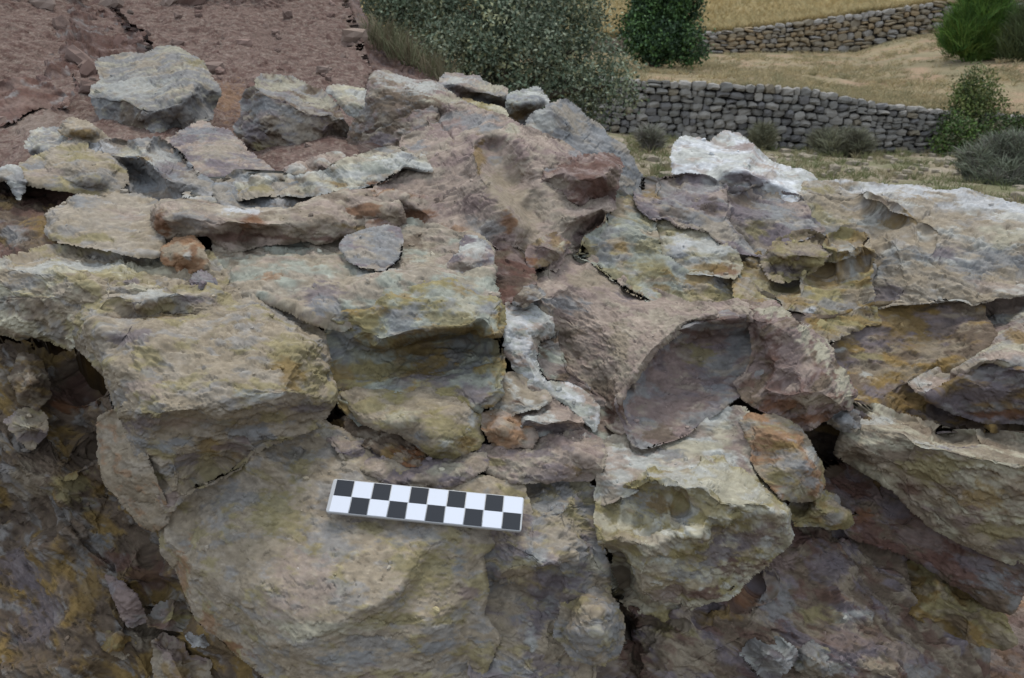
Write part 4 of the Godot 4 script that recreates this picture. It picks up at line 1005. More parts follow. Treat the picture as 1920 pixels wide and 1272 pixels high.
	rock("rock_block", "rounded flaky lobe of olive-grey rock at the bottom, right of the slab", "rock", {c = ["sand", "grey", "olive", "beige"], lay = 4.5, cell = 7.0, R = 16.0, sm = 3, T = 70.0, ws = 0.9,
		o = [1038,1192, 1050,1146, 1077,1090, 1107,1080, 1135,1111, 1159,1135, 1169,1161, 1172,1185, 1155,1232, 1124,1250, 1073,1236],
		p = [1045,1190,81, 1060,1145,81.5, 1085,1095,83, 1110,1088,83, 1135,1120,81, 1160,1145,80, 1165,1180,81, 1150,1230,81.5, 1080,1232,80.5, 1090,1140,79.5, 1125,1150,78.3, 1120,1185,77.8, 1075,1185,79, 1110,1215,79],
		b = [1110,1110,25,20,"grey", 1125,1190,25,14,"cream", 1150,1195,14,35,"slate", 1080,1160,25,25,"sand"], k = [[1.6,3.5, 1085,1140, 1115,1165, 1135,1155]]})

	# --- the shaded recess at the lower left
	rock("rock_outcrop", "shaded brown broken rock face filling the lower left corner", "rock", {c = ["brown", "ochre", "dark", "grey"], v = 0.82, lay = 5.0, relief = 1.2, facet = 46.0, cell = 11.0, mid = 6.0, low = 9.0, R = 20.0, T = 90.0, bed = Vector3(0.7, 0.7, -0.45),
		o = [-60,625, 30,630, 90,632, 132,645, 190,715, 205,800, 195,860, 235,950, 292,1000, 340,1110, 365,1165, 425,1220, 505,1275, 510,1345, -60,1345],
		p = [0,645,97.2, 60,660,98, 110,665,98.9, 170,740,99.7, 60,730,94.7, 0,740,95.5, 130,760,97.2, 190,840,98.9, 0,810,93.8, 100,840,94.3, 150,830,96.4, 210,930,95.5, 50,890,91.7, 110,900,91.4, 0,960,96.4, 30,1000,95.5, 130,960,92.2, 190,980,93.8, 270,1010,93.5, 60,1030,93.8, 100,1060,90.6, 160,1060,91.7, 220,1090,89.3, 200,1130,89.6, 290,1090,91.7, 330,1140,90.1, 0,1100,91.4, 60,1130,89.6, 120,1150,88, 60,1200,87.5, 200,1220,87, 260,1230,86, 310,1195,89.6, 380,1240,86, 0,1270,86, 120,1280,85, 450,1290,84.5, 300,1320,84.5],
		b = [110,670,40,14,"ochre", 140,740,40,40,"red", 130,760,25,20,"rust", 50,910,40,40,"sand", 130,920,40,30,"olive", 20,970,30,25,"dark", 40,1060,40,40,"purple", 160,1100,30,40,"ochre", 60,1150,50,50,"purple", 60,1240,50,30,"brown", 230,1050,40,14,"red", 270,1080,50,25,"red", 180,1010,30,14,"slate", 140,1000,30,25,"brown", 270,1190,25,25,"sand"],
		k = [[4.0,12.0, 105,975, 130,985, 180,1040, 210,1060], [3.0,10.0, 265,1175, 300,1183, 350,1190]]})
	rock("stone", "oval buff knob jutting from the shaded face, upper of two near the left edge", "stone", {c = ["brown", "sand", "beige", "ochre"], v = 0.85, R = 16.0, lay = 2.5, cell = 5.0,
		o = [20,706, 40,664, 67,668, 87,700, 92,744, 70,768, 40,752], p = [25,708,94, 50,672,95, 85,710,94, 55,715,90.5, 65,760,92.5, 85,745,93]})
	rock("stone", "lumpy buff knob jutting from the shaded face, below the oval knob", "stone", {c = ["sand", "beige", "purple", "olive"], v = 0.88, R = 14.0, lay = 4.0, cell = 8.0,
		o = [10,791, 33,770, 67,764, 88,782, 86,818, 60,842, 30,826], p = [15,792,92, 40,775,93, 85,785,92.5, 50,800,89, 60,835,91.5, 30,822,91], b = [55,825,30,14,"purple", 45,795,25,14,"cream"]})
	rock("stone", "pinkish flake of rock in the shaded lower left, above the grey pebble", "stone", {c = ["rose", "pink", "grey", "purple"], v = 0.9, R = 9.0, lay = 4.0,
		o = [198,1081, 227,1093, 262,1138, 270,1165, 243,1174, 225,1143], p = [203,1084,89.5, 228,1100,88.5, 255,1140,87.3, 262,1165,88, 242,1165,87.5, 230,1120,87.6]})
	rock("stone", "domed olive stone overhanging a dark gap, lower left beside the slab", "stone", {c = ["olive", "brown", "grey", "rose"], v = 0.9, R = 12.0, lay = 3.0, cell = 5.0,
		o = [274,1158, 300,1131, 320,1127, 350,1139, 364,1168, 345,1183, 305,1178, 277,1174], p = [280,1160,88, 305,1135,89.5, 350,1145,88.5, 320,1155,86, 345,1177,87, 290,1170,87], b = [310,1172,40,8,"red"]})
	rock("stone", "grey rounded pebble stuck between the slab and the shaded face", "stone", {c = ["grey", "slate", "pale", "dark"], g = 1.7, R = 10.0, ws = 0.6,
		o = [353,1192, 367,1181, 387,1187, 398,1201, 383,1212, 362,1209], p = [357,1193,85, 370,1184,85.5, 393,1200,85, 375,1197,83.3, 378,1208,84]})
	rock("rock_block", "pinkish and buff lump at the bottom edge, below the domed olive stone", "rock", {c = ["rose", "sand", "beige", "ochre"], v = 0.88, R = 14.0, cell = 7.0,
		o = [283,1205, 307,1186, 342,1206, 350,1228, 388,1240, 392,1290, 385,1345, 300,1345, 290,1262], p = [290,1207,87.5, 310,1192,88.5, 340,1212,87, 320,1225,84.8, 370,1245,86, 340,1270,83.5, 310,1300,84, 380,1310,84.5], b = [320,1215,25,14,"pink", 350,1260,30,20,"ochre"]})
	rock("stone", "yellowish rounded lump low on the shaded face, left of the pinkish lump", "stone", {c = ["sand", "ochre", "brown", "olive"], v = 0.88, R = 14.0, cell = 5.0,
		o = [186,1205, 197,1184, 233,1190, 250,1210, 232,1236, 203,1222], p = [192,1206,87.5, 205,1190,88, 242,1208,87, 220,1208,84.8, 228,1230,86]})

	# --- the right side
	rock("rock_block", "white-crusted rock with two humps, highest point of the right side", "rock", {x = 1.0, c = ["white", "pale", "white", "pink"], ws = 0.8, lay = 0.8, cell = 3.0, mid = 1.5, fine = 0.6, R = 14.0, sm = 4, v = 1.08, T = 110.0,
		o = [1256,295, 1260,267, 1280,251, 1307,252, 1330,263, 1337,253, 1357,241, 1390,247, 1413,267, 1443,296, 1467,309, 1513,316, 1542,334, 1510,350, 1500,385, 1435,390, 1380,400, 1290,380, 1265,350],
		p = [1262,290,138.2, 1270,262,142.1, 1300,256,144.3, 1340,262,144.3, 1360,246,146.5, 1395,252,146.5, 1443,299,142.7, 1475,313,139.9, 1535,334,136.6, 1280,300,135.5, 1330,295,137.2, 1380,300,136.6, 1280,330,132.8, 1310,330,132.2, 1345,340,131.1, 1365,318,131.7, 1400,318,131.1, 1430,330,130.6, 1460,345,129.4, 1490,352,129.4, 1440,318,133.8, 1500,335,133.3, 1365,370,131.1, 1440,375,128.9, 1300,365,131.1],
		b = [1395,335,45,18,"purple", 1345,345,25,8,"grey", 1400,270,25,8,"rose", 1450,310,30,6,"pink", 1290,325,25,8,"grey", 1330,350,50,10,"grey"]})
	rock("rock_block", "mauve and grey cracked rock below the white-crusted humps", "rock", {c = ["purple", "grey", "pink", "sand"], lay = 4.0, cell = 7.0, R = 10.0, T = 90.0, bed = Vector3(0.35, 0.9, -0.45),
		o = [1210,333, 1245,331, 1280,325, 1330,335, 1365,348, 1432,345, 1490,362, 1505,366, 1515,400, 1542,430, 1495,445, 1458,455, 1450,482, 1415,474, 1380,466, 1352,451, 1325,431, 1280,424, 1255,410, 1222,410, 1198,392, 1192,362],
		p = [1215,338,126.2, 1280,330,129.4, 1330,340,129.4, 1440,352,128.9, 1500,372,127.2, 1230,360,122.3, 1290,360,124, 1210,392,119, 1300,400,119, 1340,370,123.4, 1370,375,121.8, 1350,430,117.6, 1400,400,121.2, 1385,375,124, 1440,470,117.3, 1500,430,121.2, 1460,410,122.3, 1320,420,117.9, 1260,400,119, 1415,455,118.5],
		b = [1225,352,25,16,"ochre", 1260,345,40,10,"grey", 1290,365,40,16,"purple", 1330,385,20,16,"dark", 1400,365,35,10,"dark", 1260,395,30,10,"dark", 1370,430,40,20,"beige", 1420,430,16,25,"olive", 1460,390,40,25,"slate", 1400,395,40,14,"purple"],
		k = [[2.2,7.0, 1373,372, 1381,392, 1383,415, 1395,435, 1412,455, 1422,475], [1.8,5.0, 1285,378, 1312,388], [1.8,5.0, 1365,352, 1400,350, 1440,348]]})
	rock("rock_block", "pale blue-white and yellow boulder under the cracked mauve rock", "rock", {c = ["cream", "pale", "olive", "sand"], lay = 3.0, cell = 6.0, R = 12.0, sm = 5,
		o = [1215,450, 1219,425, 1240,412, 1280,426, 1320,428, 1352,452, 1378,470, 1388,487, 1391,503, 1375,515, 1340,512, 1290,510, 1255,500, 1230,478],
		p = [1220,445,118.5, 1240,420,119.8, 1285,432,118.5, 1330,440,117.9, 1375,472,115.7, 1388,498,114.6, 1280,465,114.6, 1330,475,114, 1240,480,114.3, 1290,500,113.2, 1345,505,113.2],
		b = [1275,455,25,18,"white", 1260,475,25,12,"slate", 1330,460,30,14,"pale", 1360,505,25,9,"rust", 1320,500,40,7,"ochre", 1225,440,12,16,"olive"]})
	rock("rock_outcrop", "lumpy greenish slope between the pink fossil and the right-hand rocks", "rock", {c = ["green", "sand", "olive", "slate"], lay = 3.0, cell = 9.0, mid = 5.0, R = 12.0, T = 70.0,
		o = [1138,360, 1192,360, 1212,392, 1232,420, 1235,480, 1290,508, 1395,515, 1460,560, 1450,590, 1400,590, 1300,585, 1230,565, 1170,535, 1130,505, 1085,480, 1095,445, 1132,420, 1145,395],
		p = [1155,368,122.3, 1195,370,122.3, 1200,400,119, 1225,440,115.7, 1150,430,115.7, 1110,462,113.5, 1150,480,112.7, 1200,480,113.5, 1180,515,111, 1240,500,111.8, 1280,530,110.5, 1250,550,109.4, 1350,530,111.3, 1400,540,110.8, 1350,570,108.8, 1450,570,109.7, 1400,575,108, 1300,565,109.1],
		b = [1165,460,12,18,"ochre", 1140,430,16,20,"grey", 1190,440,25,20,"green", 1210,500,30,20,"olive", 1320,515,60,12,"ochre", 1350,545,50,14,"olive", 1240,540,50,10,"ochre", 1130,470,20,16,"slate", 1390,545,10,8,"white"]})
	rock("rock_block", "dark-faced block hanging in the middle of the right side", "rock", {c = ["olive", "sand", "brown", "purple"], lay = 5.0, cell = 6.0, R = 8.0, T = 70.0,
		o = [1433,488, 1452,462, 1460,447, 1490,437, 1520,432, 1550,445, 1560,470, 1540,495, 1495,520, 1467,524, 1440,514], p = [1440,487,116.2, 1458,460,117.3, 1490,440,119, 1545,448,118.5, 1455,480,114.9, 1490,478,114, 1530,480,114.6, 1465,500,115.7, 1490,512,117.1, 1450,508,116.8],
		b = [1470,505,35,14,"purple", 1460,465,25,12,"olive", 1510,460,40,14,"sand"]})
	rock("rock_outcrop", "stepped ochre rock with a pale cube-like ledge, centre of the right side", "rock", {c = ["sand", "olive", "ochre", "grey"], lay = 5.0, cell = 9.0, R = 12.0, T = 90.0,
		o = [1380,512, 1400,490, 1422,474, 1440,512, 1490,522, 1535,495, 1550,440, 1580,425, 1625,432, 1640,480, 1630,520, 1640,560, 1650,605, 1600,615, 1550,635, 1500,612, 1478,585, 1440,575, 1390,565],
		p = [1395,505,116.8, 1420,485,117.3, 1480,525,116.8, 1545,490,117.9, 1580,430,120.7, 1620,435,119.5, 1555,440,119, 1552,485,115.7, 1600,478,114, 1620,460,114.3, 1560,500,116.2, 1600,495,116, 1625,520,113, 1560,540,113, 1585,520,114, 1500,550,111.8, 1440,545,113, 1500,590,109.7, 1600,590,110.2, 1560,605,109.4, 1640,590,111.3, 1420,560,110.8, 1535,575,110.2],
		b = [1585,460,25,16,"pale", 1562,452,10,10,"slate", 1600,500,8,25,"pale", 1560,510,30,16,"ochre", 1490,540,14,8,"ochre", 1450,530,40,14,"olive", 1520,583,8,7,"white", 1515,603,12,6,"pale", 1560,560,40,14,"grey", 1430,560,20,12,"ochre", 1600,545,30,16,"sand"],
		k = [[2.2,8.0, 1392,478, 1400,495, 1420,505], [2.0,6.0, 1425,475, 1430,500, 1438,512], [1.8,4.0, 1470,545, 1500,565]]})
	rock("rock_slab", "broad pale slab with a white dusty top edge, upper right", "slab", {relief = 1.1, x = 1.0, c = ["beige", "sand", "pale", "grey"], lay = 4.0, cell = 6.0, mid = 4.0, R = 12.0, sm = 3, T = 150.0, bed = Vector3(0.35, 0.9, -0.45), thk = 9.0,
		o = [1484,354, 1505,337, 1540,335, 1575,330, 1590,332, 1615,337, 1677,342, 1727,347, 1765,354, 1810,351, 1865,367, 1920,385, 1985,405, 1985,560, 1920,556, 1870,560, 1822,574, 1797,566, 1747,576, 1663,580, 1625,588, 1600,570, 1620,520, 1625,500, 1590,475, 1560,470, 1500,462, 1455,450, 1445,410, 1478,378],
		p = [1490,355,130, 1540,338,132.8, 1580,334,133.3, 1615,340,131.7, 1677,345,131.1, 1727,350,129.4, 1765,357,128.9, 1810,354,127.2, 1865,370,124.5, 1920,388,121.2, 1970,405,117.9, 1500,365,128.3, 1545,360,128.9, 1600,362,128.9, 1600,352,130.6, 1500,420,124, 1460,435,122.8, 1560,420,124, 1617,360,124, 1647,366,122.6, 1680,388,120.7, 1720,402,119, 1757,420,117.3, 1640,392,124.2, 1675,402,122.6, 1690,415,120.9, 1740,430,118.2, 1640,425,122.3, 1600,440,122.3, 1700,445,117.3, 1800,420,117.3, 1850,400,120.7, 1680,455,115.4, 1640,505,115.2, 1665,470,115.7, 1720,445,115.4, 1750,470,113.5, 1860,450,114, 1930,450,112.4, 1800,520,111, 1900,510,110.8, 1700,530,111.8, 1640,560,113.2, 1625,580,113.5, 1663,577,111.8, 1747,572,109.9, 1797,563,109.7, 1920,550,107.5, 1740,550,110.5, 1970,555,105],
		b = [1650,345,75,11,"white", 1750,356,75,12,"white", 1850,376,75,16,"white", 1930,402,70,20,"white", 1570,334,40,4,"white", 1540,350,40,7,"olive", 1520,400,60,20,"olive", 1650,380,30,14,"brown", 1700,405,40,10,"ochre", 1680,430,40,16,"sand", 1740,470,50,14,"slate", 1660,490,25,25,"slate", 1720,500,60,30,"sand", 1850,480,60,30,"slate", 1780,460,25,14,"purple", 1660,550,30,20,"purple", 1880,530,50,14,"pink", 1800,545,60,10,"sand", 1900,440,60,20,"cream", 1780,400,60,14,"sand", 1520,430,60,16,"grey"],
		k = [[2.0,6.0, 1490,366, 1540,362, 1590,365, 1615,352], [1.8,5.0, 1570,333, 1600,350, 1640,355], [1.8,4.0, 1760,398, 1800,402], [1.8,4.0, 1770,470, 1800,485]]})
	rock("rock_outcrop", "dark ochre and mauve recess under the overhang on the right", "rock", {c = ["brown", "ochre", "purple", "sand"], er = 2.0, lay = 3.0, cell = 6.0, R = 14.0, T = 60.0,
		o = [1480,585, 1520,590, 1560,590, 1640,565, 1750,560, 1835,562, 1860,640, 1800,720, 1770,750, 1850,772, 1985,782, 1985,800, 1700,800, 1600,790, 1580,735, 1545,665, 1500,620],
		p = [1495,595,107.2, 1560,615,108.5, 1540,650,106.8, 1640,590,111.9, 1720,580,113.5, 1800,580,112.7, 1560,680,105.2, 1600,640,108.5, 1650,620,110.6, 1740,620,111.9, 1700,660,109.3, 1620,690,106.6, 1760,680,108.5, 1690,720,105.2, 1640,745,101.5, 1600,770,99, 1620,790,98, 1720,760,104.3, 1800,770,105.2, 1900,800,103, 1720,800,102],
		b = [1700,610,60,25,"ochre", 1740,640,40,25,"ochre", 1620,620,50,12,"purple", 1650,640,40,14,"purple", 1580,680,25,14,"purple", 1640,665,30,12,"olive", 1670,690,40,12,"sand", 1625,703,10,9,"pale", 1650,735,40,16,"purple", 1560,600,40,8,"ochre", 1700,740,40,25,"ochre", 1580,650,14,7,"pale", 1760,660,40,30,"sand"]})
	rock("rock_block", "pink and cream shoulder of rock at the right edge, above a dark face", "rock", {c = ["pink", "cream", "grey", "sand"], lay = 3.5, cell = 5.0, R = 10.0, T = 70.0,
		o = [1795,612, 1812,590, 1860,562, 1920,550, 1985,545, 1985,705, 1920,694, 1870,678, 1840,676, 1800,708, 1760,738, 1745,744, 1720,735, 1702,718, 1728,704, 1768,690, 1798,660, 1800,635],
		p = [1800,618,114.5, 1822,592,115, 1870,566,113, 1920,556,110.5, 1975,552,107, 1825,620,111, 1870,600,109.5, 1800,665,108, 1835,650,104, 1850,640,104, 1710,718,103, 1730,722,101, 1750,740,98.5, 1770,700,104, 1800,702,98.3, 1840,671,97.8, 1870,635,102, 1920,615,99.5, 1920,688,93, 1870,672,95, 1970,640,95, 1970,698,90.5, 1900,645,98],
		b = [1820,605,20,16,"pale", 1850,590,40,16,"slate", 1860,610,40,14,"rose", 1725,715,20,10,"pale", 1740,730,14,8,"white", 1900,650,50,14,"cream", 1780,690,30,8,"beige", 1900,625,30,12,"ochre", 1770,685,30,8,"pink"]})
	rock("rock_block", "block at the right edge with a dark speckled triangular face", "rock", {c = ["brown", "purple", "ochre", "grey"], v = 0.85, lay = 3.5, cell = 5.0, R = 7.0, T = 60.0,
		o = [1744,744, 1800,707, 1840,674, 1870,677, 1920,692, 1985,703, 1985,805, 1930,792, 1873,789, 1840,787, 1807,780, 1780,768, 1752,752], p = [1748,745,98, 1800,708,97.3, 1840,676,97, 1870,681,95, 1920,696,92, 1975,706,90, 1758,752,99.3, 1807,775,99.5, 1873,784,97, 1960,795,94.5, 1850,730,95.5, 1900,740,94],
		b = [1800,720,25,14,"ochre", 1860,740,50,25,"purple", 1880,775,60,10,"rust", 1850,765,50,8,"grey"]})
	rock("rock_slab", "long slanting ledge with a cream top and brown underside, right edge", "ledge", {relief = 1.15, er = 3.0, c = ["sand", "cream", "brown", "beige"], lay = 4.0, cell = 6.0, R = 10.0, T = 90.0, sm = 4, bed = Vector3(0.4, 0.85, -0.45), thk = 9.0,
		o = [1598,775, 1605,765, 1640,755, 1700,775, 1780,800, 1870,810, 1985,815, 1985,1055, 1913,1063, 1880,1052, 1830,1032, 1770,1002, 1710,963, 1680,932, 1640,902, 1597,875, 1566,850, 1578,820],
		p = [1605,770,97, 1640,760,98.5, 1700,780,99.5, 1780,803,100, 1870,815,98, 1960,822,95, 1600,795,94, 1645,800,92.3, 1690,805,91.3, 1715,826,89, 1777,838,88, 1815,850,87, 1880,862,85.5, 1960,872,83.5, 1750,815,94, 1850,832,92, 1580,848,94, 1610,840,92, 1640,890,92.5, 1690,880,90.3, 1700,945,92.5, 1780,900,89.5, 1830,960,89, 1880,920,86.8, 1940,900,84.5, 1780,985,92, 1880,1035,90.5, 1960,1040,87, 1940,980,86.5],
		b = [1640,780,40,14,"pale", 1700,800,50,10,"cream", 1760,830,40,10,"pale", 1850,840,50,8,"sand", 1690,860,60,25,"brown", 1760,890,60,30,"olive", 1850,930,60,30,"ochre", 1700,930,30,20,"red", 1800,970,50,20,"rose", 1880,1000,50,20,"olive", 1920,880,40,14,"olive", 1930,1030,40,14,"purple", 1800,830,30,8,"purple"],
		k = [[1.8,4.0, 1640,895, 1680,910, 1720,955], [1.6,3.0, 1760,920, 1820,960]]})
	rock("rock_slab", "dark red-brown layer under the long slanting ledge", "rock layer", {c = ["brown", "red", "clay", "purple"], v = 0.88, lay = 4.0, cell = 6.0, R = 12.0, T = 80.0, bed = Vector3(0.4, 0.85, -0.45),
		o = [1540,885, 1590,865, 1640,888, 1700,940, 1780,990, 1880,1042, 1918,1055, 1925,1080, 1906,1127, 1890,1143, 1860,1138, 1820,1112, 1760,1077, 1700,1045, 1650,1025, 1600,1005, 1565,965, 1545,930],
		p = [1560,890,99.5, 1600,880,99.5, 1650,920,98.5, 1620,980,96.5, 1580,940,98.5, 1720,985,96.5, 1800,1030,94.5, 1905,1075,92.5, 1890,1130,93, 1760,1070,95, 1680,1030,96.5, 1840,1100,93.5],
		b = [1650,930,25,20,"rose", 1680,950,25,20,"purple", 1630,965,20,16,"rust", 1740,1010,50,25,"rose", 1860,1090,40,20,"slate", 1830,1060,40,16,"purple", 1900,1120,16,14,"grey", 1650,1000,40,20,"red"],
		k = [[2.2,6.0, 1640,905, 1660,930, 1705,960], [2.0,5.0, 1600,930, 1640,925], [2.0,5.0, 1690,1005, 1700,1020, 1760,1060]]})
	rock("rock_slab", "lowest ochre-olive slab pointing down to the pink ground, lower right", "slab", {c = ["ochre", "olive", "brown", "sand"], v = 0.88, lay = 4.0, cell = 5.0, R = 8.0, T = 60.0, bed = Vector3(0.4, 0.85, -0.45),
		o = [1672,1092, 1690,1060, 1707,1050, 1747,1066, 1797,1095, 1867,1132, 1884,1160, 1892,1185, 1902,1201, 1875,1213, 1813,1203, 1773,1187, 1713,1150, 1680,1112], p = [1680,1092,100, 1710,1060,100.5, 1800,1105,98.5, 1880,1165,96.5, 1890,1195,96.5, 1760,1120,96.8, 1820,1160,95.8, 1780,1180,97.5, 1700,1120,98.8, 1860,1205,97]})
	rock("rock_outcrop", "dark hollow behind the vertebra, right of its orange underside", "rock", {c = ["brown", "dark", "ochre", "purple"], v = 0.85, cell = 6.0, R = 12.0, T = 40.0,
		o = [1480,788, 1520,775, 1580,765, 1625,790, 1615,850, 1640,890, 1650,960, 1580,960, 1535,935, 1500,860], p = [1490,800,97, 1560,790,99.5, 1610,800,99, 1540,850,100.5, 1590,880,102, 1630,930,101, 1560,930,98.5, 1520,880,97]})
	rock("rock_block", "small grey broken edge hanging behind the vertebra's right tip", "rock", {c = ["grey", "sand", "slate", "brown"], v = 0.92, g = 1.9, R = 6.0, ws = 0.8,
		o = [1548,784, 1580,768, 1606,775, 1613,797, 1605,811, 1580,806, 1563,797], p = [1553,785,92, 1585,774,92.5, 1603,780,92, 1585,792,90, 1605,806,91]})
	rock("rock_block", "knobbly olive lump between the yellow block and the dark hollow", "rock", {c = ["olive", "sand", "grey", "ochre"], v = 0.95, g = 1.9, R = 12.0, cell = 8.0, ws = 0.8,
		o = [1484,955, 1500,932, 1540,922, 1569,932, 1574,949, 1592,960, 1597,982, 1570,988, 1534,985, 1497,984], p = [1492,955,90.5, 1510,937,91, 1560,935,91.5, 1590,968,91.5, 1530,950,88.3, 1555,965,88.8, 1510,972,89, 1575,982,91]})
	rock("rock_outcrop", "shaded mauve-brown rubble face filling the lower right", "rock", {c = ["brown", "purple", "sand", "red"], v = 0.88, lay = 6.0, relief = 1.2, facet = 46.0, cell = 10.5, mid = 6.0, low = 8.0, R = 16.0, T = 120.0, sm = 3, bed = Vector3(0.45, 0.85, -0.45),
		o = [1130,1150, 1180,1140, 1250,1160, 1320,1125, 1400,1090, 1470,1020, 1490,965, 1560,950, 1620,985, 1700,1035, 1715,1120, 1770,1180, 1820,1210, 1860,1260, 1880,1345, 1080,1345, 1120,1250, 1160,1220],
		p = [1170,1165,91.5, 1200,1170,88.3, 1260,1165,87.8, 1330,1140,88.3, 1420,1095,89.7, 1490,1015,92.4, 1520,965,96.1, 1600,1000,97, 1690,1050,98, 1250,1195,86, 1300,1175,86, 1370,1150,86.5, 1450,1100,87.8, 1480,1050,89.2, 1550,1030,93.4, 1250,1260,83.5, 1190,1230,87.8, 1330,1230,84.5, 1390,1200,85, 1400,1250,85, 1500,1190,86.9, 1560,1140,89.7, 1530,1090,90.6, 1600,1110,92.4, 1650,1090,95.2, 1600,1160,90.1, 1650,1150,92, 1640,1200,89.2, 1700,1160,94.3, 1570,1240,86.5, 1650,1260,87.4, 1750,1230,92, 1720,1290,87.8, 1800,1290,90.6, 1450,1290,83.5, 1200,1320,85, 1820,1330,88.8, 1500,1330,83],
		b = [1290,1240,60,40,"sand", 1250,1190,40,16,"olive", 1440,1060,40,20,"red", 1400,1110,40,14,"rust", 1480,1060,30,25,"rose", 1500,1000,40,25,"red", 1470,1110,40,16,"grey", 1560,1060,40,40,"purple", 1480,1140,40,30,"grey", 1540,1150,40,16,"olive", 1600,1200,60,20,"rose", 1620,1150,40,12,"pale", 1690,1220,50,16,"pink", 1350,1150,40,12,"ochre", 1170,1200,14,40,"red", 1200,1290,50,25,"red", 1640,1110,40,20,"brown", 1740,1260,40,16,"grey", 1560,1250,40,14,"pale"],
		k = [[3.0,9.0, 1290,1150, 1330,1145, 1350,1140], [2.4,6.0, 1590,1140, 1640,1185, 1700,1230], [2.0,5.0, 1500,1130, 1560,1180]]})
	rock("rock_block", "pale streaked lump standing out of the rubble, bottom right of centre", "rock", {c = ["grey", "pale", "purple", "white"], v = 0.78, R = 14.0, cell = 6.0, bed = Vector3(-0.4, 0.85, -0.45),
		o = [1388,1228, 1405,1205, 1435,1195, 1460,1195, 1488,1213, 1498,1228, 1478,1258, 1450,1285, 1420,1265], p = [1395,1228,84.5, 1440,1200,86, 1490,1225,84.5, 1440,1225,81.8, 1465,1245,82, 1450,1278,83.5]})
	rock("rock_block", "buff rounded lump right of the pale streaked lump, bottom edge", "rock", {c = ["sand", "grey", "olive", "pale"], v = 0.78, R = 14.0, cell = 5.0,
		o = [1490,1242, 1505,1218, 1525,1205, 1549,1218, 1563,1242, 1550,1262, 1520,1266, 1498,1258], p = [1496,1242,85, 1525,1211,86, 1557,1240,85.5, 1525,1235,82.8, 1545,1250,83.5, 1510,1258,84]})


# ---------------------------------------------------------------- ground
func sheet(called: String, rows: Array, across: int, along: int, bumps: float, m: Material, tints: Array, freq: float, s: int) -> void:
	# a sheet of ground through lines of points, each line running from left to right
	var n := noise(s, freq, 4)
	var n2 := noise(s + 1, freq * 6.0, 4)
	var V := PackedVector3Array()
	var C := PackedColorArray()
	var I := PackedInt32Array()
	var nr := rows.size()
	for j in along + 1:
		var t := float(j) / along * (nr - 1)
		var r := mini(int(t), nr - 2)
		var fr := t - r
		for i in across + 1:
			var s_ := float(i) / across
			var p := on_line(rows[r], s_).lerp(on_line(rows[r + 1], s_), fr)
			var a := n.get_noise_2d(p.x, p.z)
			var b := n2.get_noise_2d(p.x, p.z)
			p.y += bumps * (a + 0.35 * b)
			V.append(p)
			var c: Color = lin(tints[0]).lerp(lin(tints[1]), smoothstep(-0.25, 0.3, a + 0.4 * b)).lerp(lin(tints[2]), smoothstep(0.05, 0.4, n.get_noise_2d(p.x * 1.7 + 40.0, p.z * 1.7) + 0.4 * b))
			c *= 1.0 + 0.25 * b
			c.a = 1.0
			C.append(c)
	for j in along:
		for i in across:
			var a := j * (across + 1) + i
			I.append_array(PackedInt32Array([a, a + across + 1, a + 1, a + 1, a + across + 1, a + across + 2]))
	var st := SurfaceTool.new()
	st.begin(Mesh.PRIMITIVE_TRIANGLES)
	for k in V.size():
		st.set_color(C[k])
		st.add_vertex(V[k])
	for k in I:
		st.add_index(k)
	st.generate_normals()
	part(called, st.commit(), m, self).set_meta("kind", "structure")


func on_line(line: PackedVector3Array, s: float) -> Vector3:
	var t := s * (line.size() - 1)
	var k := mini(int(t), line.size() - 2)
	return line[k].lerp(line[k + 1], t - k)


func resample(line: PackedVector3Array, count: int) -> PackedVector3Array:   # evenly spaced in x
	var out := PackedVector3Array()
	var x0 := line[0].x
	var x1 := line[line.size() - 1].x
	for i in count:
		out.append(along_x(line, lerpf(x0, x1, float(i) / (count - 1))))
	return out


func along_x(line: PackedVector3Array, x: float) -> Vector3:
	for k in line.size() - 1:
		if x <= line[k + 1].x or k == line.size() - 2:
			return line[k].lerp(line[k + 1], (x - line[k].x) / (line[k + 1].x - line[k].x))
	return line[0]


# ---------------------------------------------------------------- dry-stone walls
func stone_meshes(count: int, rng: RandomNumberGenerator) -> Array:
	var out := []
	for k in count:
		var n := noise(100 + k, 1.1, 2)
		var st := SurfaceTool.new()
		st.begin(Mesh.PRIMITIVE_TRIANGLES)
		st.set_smooth_group(-1)
		# a cube with its corners and edges worn off: 3 x 3 points a side, 48 triangles
		for face in 6:
			var grid := []
			for j in 3:
				for i in 3:
					var a := i - 1.0
					var b := j - 1.0
					var p: Vector3 = [Vector3(1, b, -a), Vector3(-1, b, a), Vector3(a, 1, -b), Vector3(a, -1, b), Vector3(a, b, 1), Vector3(-a, b, -1)][face]
					var q := p.normalized() * pow(pow(absf(p.x), 4.0) + pow(absf(p.y), 4.0) + pow(absf(p.z), 4.0), 0.25)
					q = p / pow(pow(absf(p.x), 3.0) + pow(absf(p.y), 3.0) + pow(absf(p.z), 3.0), 1.0 / 3.0)
					q *= 1.0 + 0.30 * n.get_noise_3dv(p * 0.9)
					q += Vector3(n.get_noise_3dv(p + Vector3(5, 0, 0)), n.get_noise_3dv(p + Vector3(0, 5, 0)), 0) * 0.28
					grid.append(q * 0.5)
			for j in 2:
				for i in 2:
					var a: Vector3 = grid[j * 3 + i]
					var b: Vector3 = grid[j * 3 + i + 1]
					var c: Vector3 = grid[j * 3 + i + 4]
					var d: Vector3 = grid[j * 3 + i + 3]
					for q in [a, c, b, a, d, c]:
						st.set_color(Color.WHITE)
						st.add_vertex(q)
		st.generate_normals()
		out.append(st.commit())
	return out


